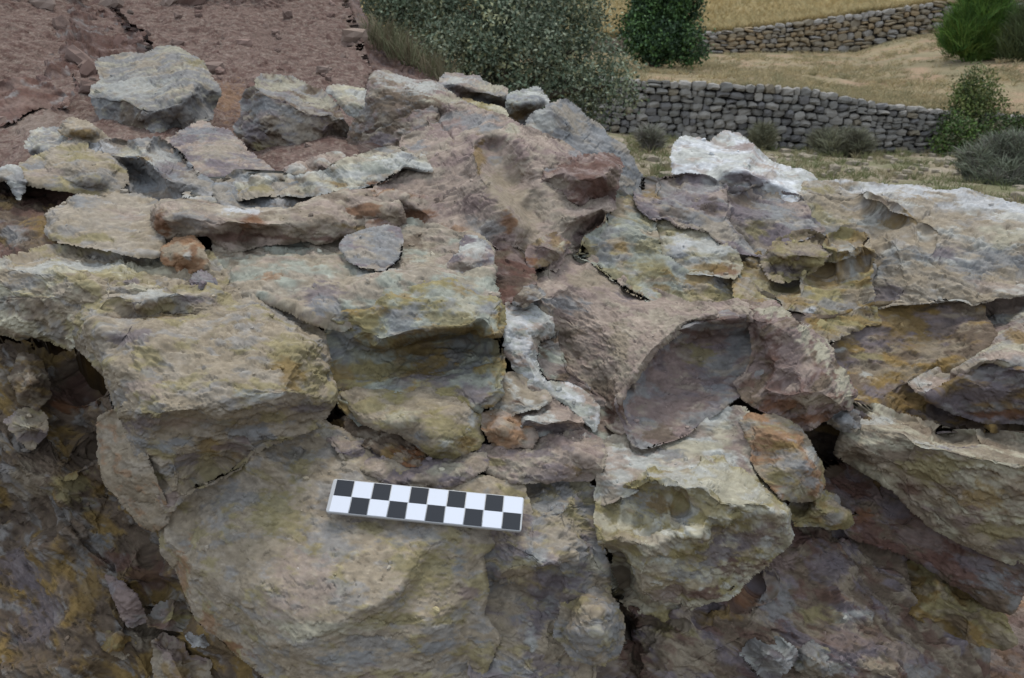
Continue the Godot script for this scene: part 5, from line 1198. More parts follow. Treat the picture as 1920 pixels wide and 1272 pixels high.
func dry_wall(label: String, base: PackedVector3Array, top: PackedVector3Array, size: float, limit: int, tones: Array, warm_from: float, rng: RandomNumberGenerator, meshes: Array) -> void:
	var root := thing("dry_stone_wall", label, "wall", base[base.size() / 2])
	var x0 := base[0].x
	var x1 := base[base.size() - 1].x
	var thick := size * 2.2
	# the dark rubble heart, set back behind the face stones
	var st := SurfaceTool.new()
	st.begin(Mesh.PRIMITIVE_TRIANGLES)
	var prev := []
	for k in 25:
		var x := lerpf(x0, x1, k / 24.0)
		var b := along_x(base, x)
		var t := along_x(top, x)
		var back := Vector3(0, 0, -thick)
		var ring := [b + Vector3(0, -0.3, -size * 0.32), Vector3(b.x, t.y - size * 0.25, b.z - size * 0.38), Vector3(b.x, t.y - size * 0.25, b.z) + back, b + Vector3(0, -0.3, 0) + back]
		if prev:
			for e in 4:
				var f := (e + 1) % 4
				for q in [prev[e], prev[f], ring[e], ring[e], prev[f], ring[f]]:
					st.set_color(lin(Color(0.30, 0.285, 0.27)))
					st.add_vertex(q - root.position)
		prev = ring
	st.generate_normals()
	part("rubble_core", st.commit(), M.ground, root)
	# the stones, in wavering courses
	var stones := []
	var n := noise(rng.randi() % 1000, 0.8, 2)
	var mid_h := 0.0
	for k in 9:
		var x := lerpf(x0, x1, k / 8.0)
		mid_h = maxf(mid_h, along_x(top, x).y - along_x(base, x).y)
	var courses := maxi(3, int(round(mid_h / (size * 0.74))))
	for c in courses:
		var x := x0 + rng.randf() * size
		while x < x1:
			var w := size * rng.randf_range(0.6, 1.5)
			var b := along_x(base, x + w * 0.5)
			var t := along_x(top, x + w * 0.5)
			var f0 := (c + 0.28 * n.get_noise_2d(x * 2.2 / size, c * 9.0)) / courses
			var f1 := (c + 1 + 0.28 * n.get_noise_2d(x * 2.2 / size, c * 9.0 + 9.0)) / courses
			var hh := (t.y - b.y) * (f1 - f0)
			if rng.randf() < 0.16 and hh > size * 0.4:      # two thin ones in place of a thick one
				var cut := rng.randf_range(0.35, 0.65)
				stones.append([Vector3(b.x, b.y + (t.y - b.y) * f0 + hh * cut * 0.5, b.z), w, hh * cut, c])
				stones.append([Vector3(b.x, b.y + (t.y - b.y) * f0 + hh * (0.5 + cut * 0.5), b.z), w, hh * (1.0 - cut), c])
			else:
				stones.append([Vector3(b.x, b.y + (t.y - b.y) * (f0 + f1) * 0.5, b.z), w, hh * rng.randf_range(0.92, 1.12), c])
			x += w * 0.97
	print(label, ": ", stones.size(), " stones")
	stones.sort_custom(func(a, b): return a[1] * a[2] > b[1] * b[2])
	var rest := []
	for k in stones.size():
		var s: Array = stones[k]
		var at_: Vector3 = s[0]
		var kind: int = rng.randi() % meshes.size()
		var basis := Basis(Vector3(0, 0, 1), rng.randf_range(-0.22, 0.22)) * Basis(Vector3(0, 1, 0), rng.randf_range(-0.25, 0.25) + (PI if rng.randf() < 0.5 else 0.0))
		basis = basis * Basis.from_scale(Vector3(s[1] * 1.03, s[2] * 1.05, size * rng.randf_range(0.9, 1.3)))
		var warm := smoothstep(warm_from, warm_from + 4.0, at_.x + rng.randf_range(-2.5, 2.5))
		var tone: int = clampi(int(rng.randf() * 4.0 + (3.0 if rng.randf() < warm else 0.0)), 0, tones.size() - 1)
		if rng.randf() < 0.06:
			tone = 4
		if s[3] == courses - 1 and rng.randf() < 0.6:
			tone = 3
		var where := Transform3D(basis, at_ - root.position + Vector3(0, 0, rng.randf_range(-0.04, 0.04)))
		if k < limit:
			var o := part("stone", meshes[kind], tones[tone], root)
			o.transform = where
		else:
			rest.append([meshes[kind], where])
	if rest:
		var all := SurfaceTool.new()
		all.begin(Mesh.PRIMITIVE_TRIANGLES)
		for e in rest:
			all.append_from(e[0], 0, e[1])
		part("small_stones", all.commit(), tones[1], root).set_meta("kind", "stuff")
	return


# ---------------------------------------------------------------- plants
func leaf(st: SurfaceTool, at_: Vector3, along: Vector3, up: Vector3, length: float, width: float, c: Color) -> void:
	var side := along.cross(up).normalized() * width * 0.5
	var tip := at_ + along * length
	var mid := at_ + along * length * 0.5
	var a := mid + side + up * width * 0.18
	var b := mid - side + up * width * 0.18
	for q in [at_, a, tip, at_, tip, b]:
		st.set_color(c)
		st.add_vertex(q)


func sprig(rng: RandomNumberGenerator, leaves: int, spread: float, length: float, width: float) -> ArrayMesh:
	var st := SurfaceTool.new()
	st.begin(Mesh.PRIMITIVE_TRIANGLES)
	for k in leaves:
		var dir := Vector3(rng.randfn(), rng.randfn() + 0.35, rng.randfn()).normalized()
		var from := Vector3(rng.randfn(), rng.randfn(), rng.randfn()) * spread * 0.42
		var along := (dir + Vector3(rng.randfn(), rng.randfn(), rng.randfn()) * 0.5).normalized()
		var up := along.cross(Vector3(rng.randfn(), rng.randfn(), rng.randfn())).normalized()
		if up.y < 0.0 and rng.randf() < 0.75:
			up = -up
		leaf(st, from, along, up, length * rng.randf_range(0.7, 1.2), width * rng.randf_range(0.8, 1.2), Color.WHITE * rng.randf_range(0.8, 1.15))
	st.generate_normals()
	return st.commit()


func needle_sprig(rng: RandomNumberGenerator, blades: int, length: float, width: float, lean: float) -> ArrayMesh:
	var st := SurfaceTool.new()
	st.begin(Mesh.PRIMITIVE_TRIANGLES)
	for k in blades:
		var turn := rng.randf() * TAU
		var out := Vector3(cos(turn), 0, sin(turn))
		var from := out * rng.randf() * length * 0.22
		var l := length * rng.randf_range(0.55, 1.15)
		var tilt := lean * rng.randf_range(0.15, 1.0)
		var dir := (Vector3.UP + out * tilt).normalized()
		var side := dir.cross(Vector3(rng.randfn(), 0.2, rng.randfn())).normalized() * width
		var mid := from + dir * l * 0.55
		var tip := from + (dir * 0.9 + out * tilt * 0.5).normalized() * l
		for q in [from - side, mid - side * 0.8, mid + side * 0.8, from - side, mid + side * 0.8, from + side, mid - side * 0.8, tip, mid + side * 0.8]:
			st.set_color(Color.WHITE * rng.randf_range(0.9, 1.1))
			st.add_vertex(q)
	st.generate_normals()
	return st.commit()


func many(called: String, mesh: Mesh, m: Material, places: Array, colours: Array, parent: Node) -> MultiMeshInstance3D:
	var mm := MultiMesh.new()
	mm.transform_format = MultiMesh.TRANSFORM_3D
	mm.use_colors = true
	mm.mesh = mesh
	mm.instance_count = places.size()
	for k in places.size():
		mm.set_instance_transform(k, places[k])
		mm.set_instance_color(k, colours[k])
	var o := MultiMeshInstance3D.new()
	o.name = called
	o.multimesh = mm
	o.material_override = m
	parent.add_child(o, true)
	o.set_meta("kind", "stuff")
	return o


func any_turn(rng: RandomNumberGenerator, size: float) -> Basis:
	return Basis(Vector3(rng.randfn(), rng.randfn(), rng.randfn()).normalized(), rng.randf() * TAU) * Basis.from_scale(Vector3.ONE * size)


# a crown: sprigs through the outer part of some lumps, thinned by noise so that gaps show
func crown(parent: Node3D, lumps: Array, count: int, mesh: Mesh, m: Material, tints: Array, size: float, gap: float, rng: RandomNumberGenerator, upright := false) -> void:
	var places := []
	var colours := []
	var n := noise(rng.randi() % 1000, 2.6, 3)
	var n2 := noise(rng.randi() % 1000, 1.6, 2)
	var volume := 0.0
	for l in lumps:
		volume += l[1].x * l[1].y * l[1].z
	for l in lumps:
		var share := int(count * l[1].x * l[1].y * l[1].z / volume)
		for k in share:
			var dir := Vector3(rng.randfn(), rng.randfn(), rng.randfn()).normalized()
			var r := pow(rng.randf(), 0.30) * (1.0 + 0.22 * n2.get_noise_3dv(l[0] + dir * 1.5))
			var q: Vector3 = l[0] + dir * r * l[1]
			if n.get_noise_3dv(q) < gap and r > 0.5:
				continue
			var basis := any_turn(rng, size * rng.randf_range(0.75, 1.3))
			if upright:
				basis = Basis(Vector3(rng.randfn(), 0, rng.randfn()).normalized(), rng.randf_range(0.0, 0.5)) * Basis(Vector3.UP, rng.randf() * TAU) * Basis.from_scale(Vector3.ONE * size * rng.randf_range(0.7, 1.3))
			places.append(Transform3D(basis, q - parent.position))
			var tint: Color = lin(tints[rng.randi() % tints.size()]) * rng.randf_range(0.8, 1.2) * (1.0 + 0.55 * n2.get_noise_3dv(q * 1.3))
			tint.a = 1.0
			colours.append(tint)
	many("crown", mesh, m, places, colours, parent)


func limb(st: SurfaceTool, a: Vector3, b: Vector3, ra: float, rb: float, c: Color) -> void:
	var axis := (b - a).normalized()
	var u := axis.cross(Vector3(0.3, 0.2, 0.9)).normalized()
	var v := axis.cross(u)
	for k in 7:
		var p := TAU * k / 7.0
		var q := TAU * (k + 1) / 7.0
		var d0 := u * cos(p) + v * sin(p)
		var d1 := u * cos(q) + v * sin(q)
		for e in [a + d0 * ra, b + d0 * rb, a + d1 * ra, a + d1 * ra, b + d0 * rb, b + d1 * rb]:
			st.set_color(c)
			st.add_vertex(e)


func trunk(parent: Node3D, foot: Vector3, ends: Array, radius: float, tint: Color) -> void:
	var st := SurfaceTool.new()
	st.begin(Mesh.PRIMITIVE_TRIANGLES)
	for e in ends:
		var fork := foot.lerp(e, 0.35) + Vector3(0, 0.12 * foot.distance_to(e), 0)
		limb(st, foot - parent.position - Vector3(0, 0.15, 0), fork - parent.position, radius, radius * 0.65, lin(tint))
		limb(st, fork - parent.position, e - parent.position, radius * 0.65, radius * 0.2, lin(tint))
	st.generate_normals()
	part("trunk", st.commit(), M.bark, parent)


# ---------------------------------------------------------------- the scale bar
func scale_bar() -> void:
	var mid := at(798.5, 946.5, 0.808)
	var right := (at(980.0, 964.5, 0.806) - at(617.5, 928.5, 0.810))
	var long := right.length()
	right = right.normalized()
	var toward := (CAM - mid).normalized()
	toward = (toward - right * toward.dot(right)).normalized()
	var normal := toward.rotated(right, deg_to_rad(-24.0))
	var up := normal.cross(right)
	var tall := 62.5 * 0.808 / F / cos(deg_to_rad(24.0))
	var root := thing("scale_bar", "white measuring bar with black and white chequered squares, lying on the smooth slab", "scale bar", mid)
	root.basis = Basis(right, up, normal)
	var thick := 0.0042
	# body with rounded corners and worn edges
	var pts := PackedVector2Array()
	var rad := 0.0028
	for c in 4:
		var cx: float = [1, -1, -1, 1][c] * (long * 0.5 - rad)
		var cy: float = [1, 1, -1, -1][c] * (tall * 0.5 - rad)
		for k in 5:
			var a := (c + k / 4.0) * PI * 0.5
			pts.append(Vector2(cx + cos(a) * rad, cy + sin(a) * rad))
	var st := SurfaceTool.new()
	st.begin(Mesh.PRIMITIVE_TRIANGLES)
	var levels := [[-thick, 0.0008], [-thick + 0.0005, 0.0], [-0.0005, 0.0], [0.0, 0.0006]]
	for k in pts.size():
		var a := pts[k]
		var b := pts[(k + 1) % pts.size()]
		for l in 3:
			var a0: Vector2 = a - a.normalized() * levels[l][1]
			var b0: Vector2 = b - b.normalized() * levels[l][1]
			var a1: Vector2 = a - a.normalized() * levels[l + 1][1]
			var b1: Vector2 = b - b.normalized() * levels[l + 1][1]
			for q in [Vector3(a0.x, a0.y, levels[l][0]), Vector3(a1.x, a1.y, levels[l + 1][0]), Vector3(b0.x, b0.y, levels[l][0]), Vector3(b0.x, b0.y, levels[l][0]), Vector3(a1.x, a1.y, levels[l + 1][0]), Vector3(b1.x, b1.y, levels[l + 1][0])]:
				st.add_vertex(q)
		var a2 := a - a.normalized() * 0.0006
		var b2 := b - b.normalized() * 0.0006
		for q in [Vector3(0, 0, 0), Vector3(b2.x, b2.y, 0), Vector3(a2.x, a2.y, 0)]:
			st.add_vertex(q)
		for q in [Vector3(0, 0, -thick), Vector3(a2.x, a2.y, -thick), Vector3(b2.x, b2.y, -thick)]:
			st.add_vertex(q)
	st.generate_normals()
	part("plate", st.commit(), M.plate, root)
	# ten columns and two rows of squares
	var left := -long * 0.5 + 0.0034
	var cell := (long - 0.0034 - 0.0010) / 10.0
	var high := (tall - 0.0016) / 2.0
	var boxes := {}
	for kind in ["black_square", "white_square"]:
		var sheet_mesh := BoxMesh.new()
		sheet_mesh.size = Vector3(cell * (0.92 if kind == "black_square" else 0.98), high * 0.985, 0.0004)
		boxes[kind] = sheet_mesh
	for i in 10:
		for j in 2:
			var kind := "black_square" if (i + j) % 2 == 0 else "white_square"
			part(kind, boxes[kind], M.ink if kind == "black_square" else M.white, root, Vector3(left + (i + 0.5) * cell, (0.5 - j) * high, 0.0002))


# ---------------------------------------------------------------- the place
func _ready() -> void:
	var camera := Camera3D.new()
	camera.name = "camera"
	camera.position = CAM
	camera.basis = cam_basis
	camera.fov = rad_to_deg(2.0 * atan(636.0 / F))
	camera.near = 0.05
	camera.far = 900.0
	var lens := CameraAttributesPhysical.new()              # the far ground is a little soft
	lens.frustum_focal_length = 12.0 / tan(atan(636.0 / F))
	lens.frustum_focus_distance = 0.95
	lens.frustum_near = 0.05
	lens.frustum_far = 900.0
	lens.exposure_aperture = 16.0
	camera.attributes = lens
	add_child(camera)
	camera.current = true
	var env := Environment.new()
	env.background_mode = Environment.BG_SKY
	var sky := ProceduralSkyMaterial.new()
	sky.sky_top_color = Color(0.89, 0.94, 1.0)
	sky.sky_horizon_color = Color(0.68, 0.71, 0.76)
	sky.sky_curve = 0.25
	sky.ground_horizon_color = Color(0.33, 0.31, 0.28)
	sky.ground_bottom_color = Color(0.25, 0.22, 0.20)
	env.sky = Sky.new()
	env.sky.sky_material = sky
	env.tonemap_mode = Environment.TONE_MAPPER_LINEAR
	env.tonemap_exposure = 1.4
	env.sdfgi_enabled = true
	env.ssao_enabled = true
	env.ssil_enabled = true
	var world := WorldEnvironment.new()
	world.name = "world"
	world.environment = env
	add_child(world)
	var sun := DirectionalLight3D.new()
	sun.name = "sun"
	sun.light_energy = 0.45
	sun.light_angular_distance = 18.0
	sun.light_color = Color(1.0, 0.985, 0.96)
	sun.rotation = Vector3(deg_to_rad(-112.0), deg_to_rad(-12.0), 0)
	sun.shadow_enabled = true
	add_child(sun)

	M.rock = make_material(0.93, noise_picture(3, 0.025, Color(0.78, 0.77, 0.76), Color(1, 1, 1)), noise_relief(4, 0.022, 6.0), 0.16, 0.5)
	M.soil = make_material(0.97, noise_picture(5, 0.03, Color(0.72, 0.70, 0.69), Color(1, 1, 1)), noise_relief(6, 0.04, 8.0), 0.25, 0.9)
	M.ground = make_material(0.97, noise_picture(8, 0.03, Color(0.68, 0.67, 0.65), Color(1, 1, 1)), null, 0.9)
	M.grit = make_material(0.95)
	M.leaf = make_material(0.6)
	M.leaf.backlight = Color(0.25, 0.28, 0.18)
	M.grass = make_material(0.8)
	M.grass.backlight = Color(0.3, 0.28, 0.2)
	M.bark = make_material(0.95)
	M.plate = make_material(0.35)
	M.plate.albedo_color = Color(0.70, 0.70, 0.70)
	M.white = make_material(0.4)
	M.white.albedo_color = Color(0.80, 0.81, 0.84)
	M.ink = make_material(0.45)
	M.ink.albedo_color = Color(0.17, 0.18, 0.20)

	# --- far to near: fields, walls, ground
	var rng := RandomNumberGenerator.new()
	rng.seed = 41
	var base1 := PackedVector3Array([at(700, 215, 15.5), at(1000, 232, 14.8), at(1120, 243, 14.4), at(1200, 252, 14.3), at(1300, 262, 14.2), at(1440, 278, 14.0), at(1560, 285, 14.0), at(1750, 286, 14.0), at(2050, 288, 13.8)])
	var top1 := PackedVector3Array([at(700, 125, 15.5), at(1000, 135, 14.8), at(1120, 140, 14.4), at(1200, 147, 14.3), at(1300, 151, 14.2), at(1440, 158, 14.0), at(1513, 163, 14.0), at(1613, 187, 14.0), at(1747, 202, 14.0), at(2050, 224, 13.8)])
	var base2 := PackedVector3Array([at(1230, 100, 30.5), at(1323, 101, 30.0), at(1447, 98, 29.5), at(1607, 98, 29.0), at(1657, 78, 28.5), at(1747, 64, 28.0), at(1907, 24, 27.0), at(2060, -10, 26.0)])
	var top2 := PackedVector3Array([at(1230, 64, 30.5), at(1323, 61, 30.0), at(1447, 46, 29.5), at(1547, 33, 29.2), at(1613, 23, 29.0), at(1763, 2, 28.0), at(1907, -35, 27.0), at(2060, -65, 26.0)])
	var near := PackedVector3Array()
	var foot := PackedVector3Array()
	var brow := PackedVector3Array()
	var foot2 := PackedVector3Array()
	var field0 := PackedVector3Array()
	var field1 := PackedVector3Array()
	var field2 := PackedVector3Array()
	for k in 41:
		var s := k / 40.0
		var x := lerpf(-9.0, 11.5, s)
		var b := along_x(base1, clampf(x, base1[0].x, base1[8].x))
		b.x = x
		var t := along_x(top1, clampf(x, top1[0].x, top1[9].x))
		near.append(Vector3(x * 0.6, 0.5, 0.5))
		foot.append(b + Vector3(0, -0.02, -0.2))
		brow.append(Vector3(x, t.y - 0.10, b.z - 0.30))
		var x2 := lerpf(-26.0, 24.0, s)
		var b2 := along_x(base2, clampf(x2, base2[0].x, base2[7].x))
		var t2 := along_x(top2, clampf(x2, top2[0].x, top2[7].x))
		foot2.append(Vector3(x2, b2.y, b2.z - 0.4))
		field0.append(Vector3(x2, t2.y - 0.12, b2.z - 0.5))
		field1.append(Vector3(x2 * 3.0, t2.y + 3.4, b2.z - 40.0))
		field2.append(Vector3(x2 * 14.0, 26.0, -420.0))
	sheet("ground", [near, foot], 130, 130, 0.05, M.ground, [Color(0.58, 0.53, 0.44), Color(0.51, 0.50, 0.38), Color(0.66, 0.61, 0.54)], 0.6, 51)
	sheet("terrace_ground", [brow, foot2], 120, 60, 0.08, M.ground, [Color(0.64, 0.58, 0.46), Color(0.56, 0.52, 0.41), Color(0.66, 0.56, 0.46)], 0.35, 52)
	sheet("upper_field", [field0, field1, field2], 100, 80, 0.05, M.ground, [Color(0.68, 0.61, 0.44), Color(0.62, 0.56, 0.41), Color(0.72, 0.65, 0.49)], 0.25, 53)
	var tones := []
	for c in [Color(0.58, 0.57, 0.55), Color(0.63, 0.615, 0.59), Color(0.53, 0.52, 0.515), Color(0.69, 0.67, 0.64), Color(0.63, 0.59, 0.52), Color(0.68, 0.62, 0.52), Color(0.70, 0.62, 0.50)]:
		var m := make_material(0.95, noise_picture(21 + tones.size(), 0.05, Color(0.62, 0.61, 0.60), Color(1, 1, 1)), null, 0.22)
		m.albedo_color = c
		tones.append(m)
	var kinds := stone_meshes(8, rng)
	var seen1 := PackedVector3Array()
	var seen_t1 := PackedVector3Array()
	for k in 30:
		var x := lerpf(at(1085, 240, 14.4).x, at(1965, 286, 13.9).x, k / 29.0)
		seen1.append(along_x(base1, x))
		seen_t1.append(along_x(top1, x))
	dry_wall("long grey dry-stone wall just beyond the stony grass, nearer of the two walls", seen1, seen_t1, 0.175, 300, tones, 99.0, rng, kinds)
	var seen2 := PackedVector3Array()
	var seen_t2 := PackedVector3Array()
	for k in 30:
		var x := lerpf(at(1270, 100, 30.2).x, at(1960, 20, 27.0).x, k / 29.0)
		seen2.append(along_x(base2, x))
		seen_t2.append(along_x(top2, x))
	dry_wall("farther dry-stone wall with tan stones, climbing to the right between the fields", seen2, seen_t2, 0.30, 300, tones, 1.0, rng, kinds)

	# --- the earth bank at the left
	rock("earth_bank", "", "", {v = 0.84, clods = 22, clod_size = 0.035, s = [640,280,160,110], m = "soil", relief = 1.0, c = ["earth", "clay", "earth", "pink"], g = 3.0, sm = 8, R = 5.0, T = 260.0, ws = 0.55, lay = 2.0, cell = 10.0, mid = 7.0, low = 14.0, fine = 2.0, er = 2.0,
		o = [-160,-120, 652,-120, 650,0, 668,40, 680,80, 700,130, 730,180, 800,240, 800,320, 760,470, 0,480, -160,480],
		p = [-100,-100,360, 300,-100,400, 690,-100,380, 300,0,315, 150,20,290, 100,100,245, 300,80,265, 500,80,267.5, 600,30,292.5, 625,-20,320, 645,15,302.5, 660,60,280, 672,100,265, 700,150,250, 760,240,235, 760,300,220, 620,110,255, 685,140,240, 700,200,222.5, -100,200,195, 0,210,185, 100,215,176, 160,240,172, 420,220,186, 420,150,212.5, 600,160,217.5, 650,180,217.5, 0,300,150, 300,300,160, 600,330,172, 0,470,150, 300,470,155, 690,460,165, 420,60,275, 500,20,300, 560,140,231],
		b = [60,230,130,40,"pink", 430,180,50,60,"orange", 660,60,30,80,"brown", 500,60,80,60,"earth"]})
	rock("earth_bank_foot", "", "", {v = 0.86, m = "soil", relief = 1.0, c = ["clay", "earth", "rose", "purple"], g = 3.0, sm = 6, R = 30.0, T = 200.0, ws = 0.6, cell = 10.0, mid = 7.0, low = 12.0,
		o = [520,-80, 655,-40, 668,10, 700,62, 740,84, 790,112, 830,136, 865,165, 880,260, 640,260, 520,200],
		p = [540,-60,345, 640,-20,327.5, 620,60,294, 648,20,311, 658,60,288, 670,100,273, 690,150,261, 560,150,270, 700,70,297.5, 740,90,302.5, 800,120,292.5, 850,160,280, 660,140,264, 720,140,260, 780,160,250, 860,220,230, 660,200,230, 760,220,225]})
	rock("rock_outcrop", "crumbly dark red rock face at the top left corner", "rock", {v = 0.82, clods = 120, clod_size = 0.07, m = "soil", relief = 1.0, c = ["clay", "red", "rose", "grey"], g = 2.6, sm = 2, R = 6.0, T = 80.0, ws = 0.62, lay = 7.0, cell = 26.0, mid = 12.0, low = 14.0, fine = 3.0, er = 3.0,
		o = [-160,-120, 190,-120, 205,-20, 230,20, 285,72, 280,100, 200,112, 165,125, 140,160, 150,185, 120,205, 20,215, -160,240],
		p = [-100,-100,343, 160,-100,358, 200,20,285.5, 270,80,253, 100,40,265.5, 140,90,240.5, 50,110,229, 0,40,260.5, 120,150,213, 0,170,200.5, -100,210,188, 130,190,193, 60,195,193, -60,100,218],
		b = [20,60,60,40,"earth", 190,75,60,20,"red", 130,95,30,25,"clay", 30,110,40,30,"rose", 50,170,60,14,"orange"]})

	lay_rocks()
	rock("earth_slope", "", "", {m = "soil", relief = 1.0, c = ["pink", "earth", "orange", "pink"], g = 3.0, R = 20.0, T = 300.0, cell = 3.0,
		o = [1800,1060, 2500,1000, 2500,1500, 1780,1500, 1780,1200], p = [1830,1080,165, 2080,1060,168, 2450,1030,175, 2450,1450,128, 2080,1380,130, 1820,1380,132, 1900,1200,148, 2000,1230,146]})
	build_rocks()
	scale_bar()

	# --- plants
	rng.seed = 77
	var oak_leaf := sprig(rng, 16, 0.12, 0.042, 0.022)
	var green_leaf := sprig(rng, 18, 0.22, 0.085, 0.045)
	var fine_leaf := needle_sprig(rng, 16, 0.42, 0.006, 0.9)
	var oak := thing("holm_oak", "dense grey-green oak bush behind the boulders, top centre", "bush", at(930, 225, 7.4))
	trunk(oak, at(930, 235, 7.6), [at(760, 60, 7.6), at(880, 20, 7.5), at(960, 60, 7.4), at(1080, 90, 7.4), at(1140, 160, 7.3), at(1020, -60, 7.8)], 0.07, Color(0.30, 0.27, 0.24))
	var lumps := []
	for l in [[720, 0, 8.2, 95], [800, 50, 8.0, 95], [760, -70, 8.6, 120], [880, 20, 7.8, 110], [860, 110, 7.5, 85], [950, 80, 7.5, 105], [960, -40, 8.2, 130], [1040, 40, 7.6, 100], [1030, 120, 7.4, 80], [1070, -40, 8.0, 75], [1100, 130, 7.4, 70], [1150, 155, 7.4, 55], [930, 160, 7.6, 70], [1170, 180, 7.4, 32], [1080, 190, 7.6, 60], [1000, 190, 7.8, 60], [1105, 60, 7.6, 40], [880, 170, 7.8, 50]]:
		var s: float = l[3] * l[2] / F
		lumps.append([at(l[0], l[1], l[2]), Vector3(s, s, s * 0.9)])
	crown(oak, lumps, 7200, oak_leaf, M.leaf, [Color(0.42, 0.46, 0.38), Color(0.48, 0.51, 0.43), Color(0.37, 0.42, 0.34), Color(0.53, 0.55, 0.46), Color(0.55, 0.55, 0.42), Color(0.34, 0.39, 0.31)], 1.0, -0.16, rng)

	var tree := thing("oak_tree", "dark green tree on the terrace, left end of the farther wall", "tree", at(1228, 112, 19.0))
	trunk(tree, at(1228, 112, 19.0), [at(1215, 30, 19.0), at(1245, 10, 19.0), at(1270, 60, 19.0), at(1190, 60, 19.0)], 0.13, Color(0.30, 0.26, 0.22))
	lumps = []
	for l in [[1240, 0, 19.0, 55], [1225, 45, 19.0, 45], [1280, 20, 19.2, 38], [1290, 85, 18.8, 36], [1200, 75, 18.8, 34], [1250, 80, 18.8, 38], [1245, -50, 19.4, 55], [1215, 95, 18.8, 26], [1180, 45, 19.0, 20]]:
		var s: float = l[3] * l[2] / F
		lumps.append([at(l[0], l[1], l[2]), Vector3(s, s, s)])
	crown(tree, lumps, 2600, green_leaf, M.leaf, [Color(0.22, 0.30, 0.20), Color(0.26, 0.36, 0.20), Color(0.20, 0.27, 0.19), Color(0.30, 0.40, 0.22)], 1.0, -0.2, rng)

	var broom := thing("broom_shrub", "bright green feathery shrub on the terrace, upper right", "shrub", at(1835, 118, 20.0))
	trunk(broom, at(1835, 120, 20.0), [at(1800, 60, 20.0), at(1840, 40, 20.0), at(1880, 60, 20.0)], 0.05, Color(0.33, 0.30, 0.22))
	lumps = []
	for l in [[1835, 55, 20.0, 50], [1800, 75, 20.0, 34], [1870, 70, 20.0, 38], [1845, 20, 20.0, 36], [1840, 95, 19.9, 36], [1895, 50, 20.0, 22], [1860, 0, 20.0, 22]]:
		var s: float = l[3] * l[2] / F
		lumps.append([at(l[0], l[1], l[2]), Vector3(s, s, s)])
	crown(broom, lumps, 1900, fine_leaf, M.leaf, [Color(0.30, 0.42, 0.18), Color(0.36, 0.47, 0.20), Color(0.26, 0.37, 0.17), Color(0.42, 0.50, 0.24)], 1.0, -0.3, rng, true)
	var edge_bush := thing("broom_shrub", "dull green shrub cut by the right edge, beside the bright feathery one", "shrub", at(1915, 125, 19.0))
	crown(edge_bush, [[at(1915, 90, 19.0), Vector3(0.45, 0.5, 0.45)], [at(1940, 60, 19.0), Vector3(0.5, 0.5, 0.5)]], 420, fine_leaf, M.leaf, [Color(0.34, 0.38, 0.24), Color(0.30, 0.33, 0.22)], 1.0, -0.3, rng, true)
	trunk(edge_bush, at(1915, 125, 19.0), [at(1915, 80, 19.0), at(1940, 60, 19.0)], 0.04, Color(0.33, 0.30, 0.22))

	var sapling := thing("sapling", "young leafy sapling growing at the right end of the nearer wall", "sapling", at(1830, 240, 13.7))
	trunk(sapling, at(1830, 245, 13.7), [at(1820, 160, 13.7), at(1845, 170, 13.7), at(1830, 190, 13.7)], 0.03, Color(0.36, 0.32, 0.27))
	lumps = []
	for l in [[1832, 170, 13.7, 36], [1820, 200, 13.6, 34], [1850, 195, 13.7, 32], [1835, 140, 13.7, 20], [1805, 160, 13.7, 16]]:
		var s: float = l[3] * l[2] / F
		lumps.append([at(l[0], l[1], l[2]), Vector3(s, s, s)])
	crown(sapling, lumps, 560, sprig(rng, 16, 0.16, 0.05, 0.028), M.leaf, [Color(0.38, 0.44, 0.24), Color(0.44, 0.48, 0.27), Color(0.33, 0.38, 0.24), Color(0.48, 0.48, 0.30)], 1.0, -0.1, rng)
	var brush := thing("bramble", "low dark green brambles at the foot of the sapling", "bush", at(1830, 285, 13.4))
	crown(brush, [[at(1800, 262, 13.4), Vector3(0.36, 0.26, 0.3)], [at(1860, 258, 13.3), Vector3(0.4, 0.28, 0.3)], [at(1920, 250, 13.3), Vector3(0.45, 0.26, 0.3)], [at(1775, 278, 13.3), Vector3(0.2, 0.14, 0.2)], [at(1790, 232, 13.7), Vector3(0.26, 0.22, 0.25)], [at(1895, 270, 13.2), Vector3(0.4, 0.2, 0.3)]], 1500, sprig(rng, 16, 0.16, 0.05, 0.03), M.leaf, [Color(0.28, 0.36, 0.19), Color(0.34, 0.42, 0.21), Color(0.25, 0.30, 0.19), Color(0.38, 0.37, 0.28)], 1.0, -0.25, rng)
	var twig := needle_sprig(rng, 22, 0.20, 0.004, 1.1)
	for e in [["lavender_bush", "large grey-green lavender-like bush at the right edge, in front of the wall", [[1890, 305, 9.6, 52], [1845, 315, 9.6, 40], [1925, 320, 9.5, 50], [1870, 340, 9.4, 40]], 1500, [Color(0.45, 0.47, 0.40), Color(0.50, 0.52, 0.44), Color(0.41, 0.40, 0.36)]],
			["lavender_bush", "low grey bush at the middle of the nearer wall's foot", [[1560, 275, 13.2, 26], [1595, 272, 13.2, 30], [1540, 268, 13.3, 20], [1615, 282, 13.1, 18]], 620, [Color(0.47, 0.46, 0.39), Color(0.51, 0.51, 0.42), Color(0.42, 0.41, 0.35)]],
			["lavender_bush", "small dark bush at the nearer wall's foot, beside the white humped rock", [[1428, 268, 13.4, 18], [1430, 252, 13.5, 12]], 240, [Color(0.45, 0.45, 0.36), Color(0.49, 0.48, 0.39)]],
			["thistle", "dry grey thistle-like plant left of the white humped rock", [[1218, 262, 11.0, 16], [1222, 275, 11.0, 14]], 130, [Color(0.48, 0.46, 0.43), Color(0.44, 0.44, 0.38)]]]:
		var l0: Array = e[2][0]
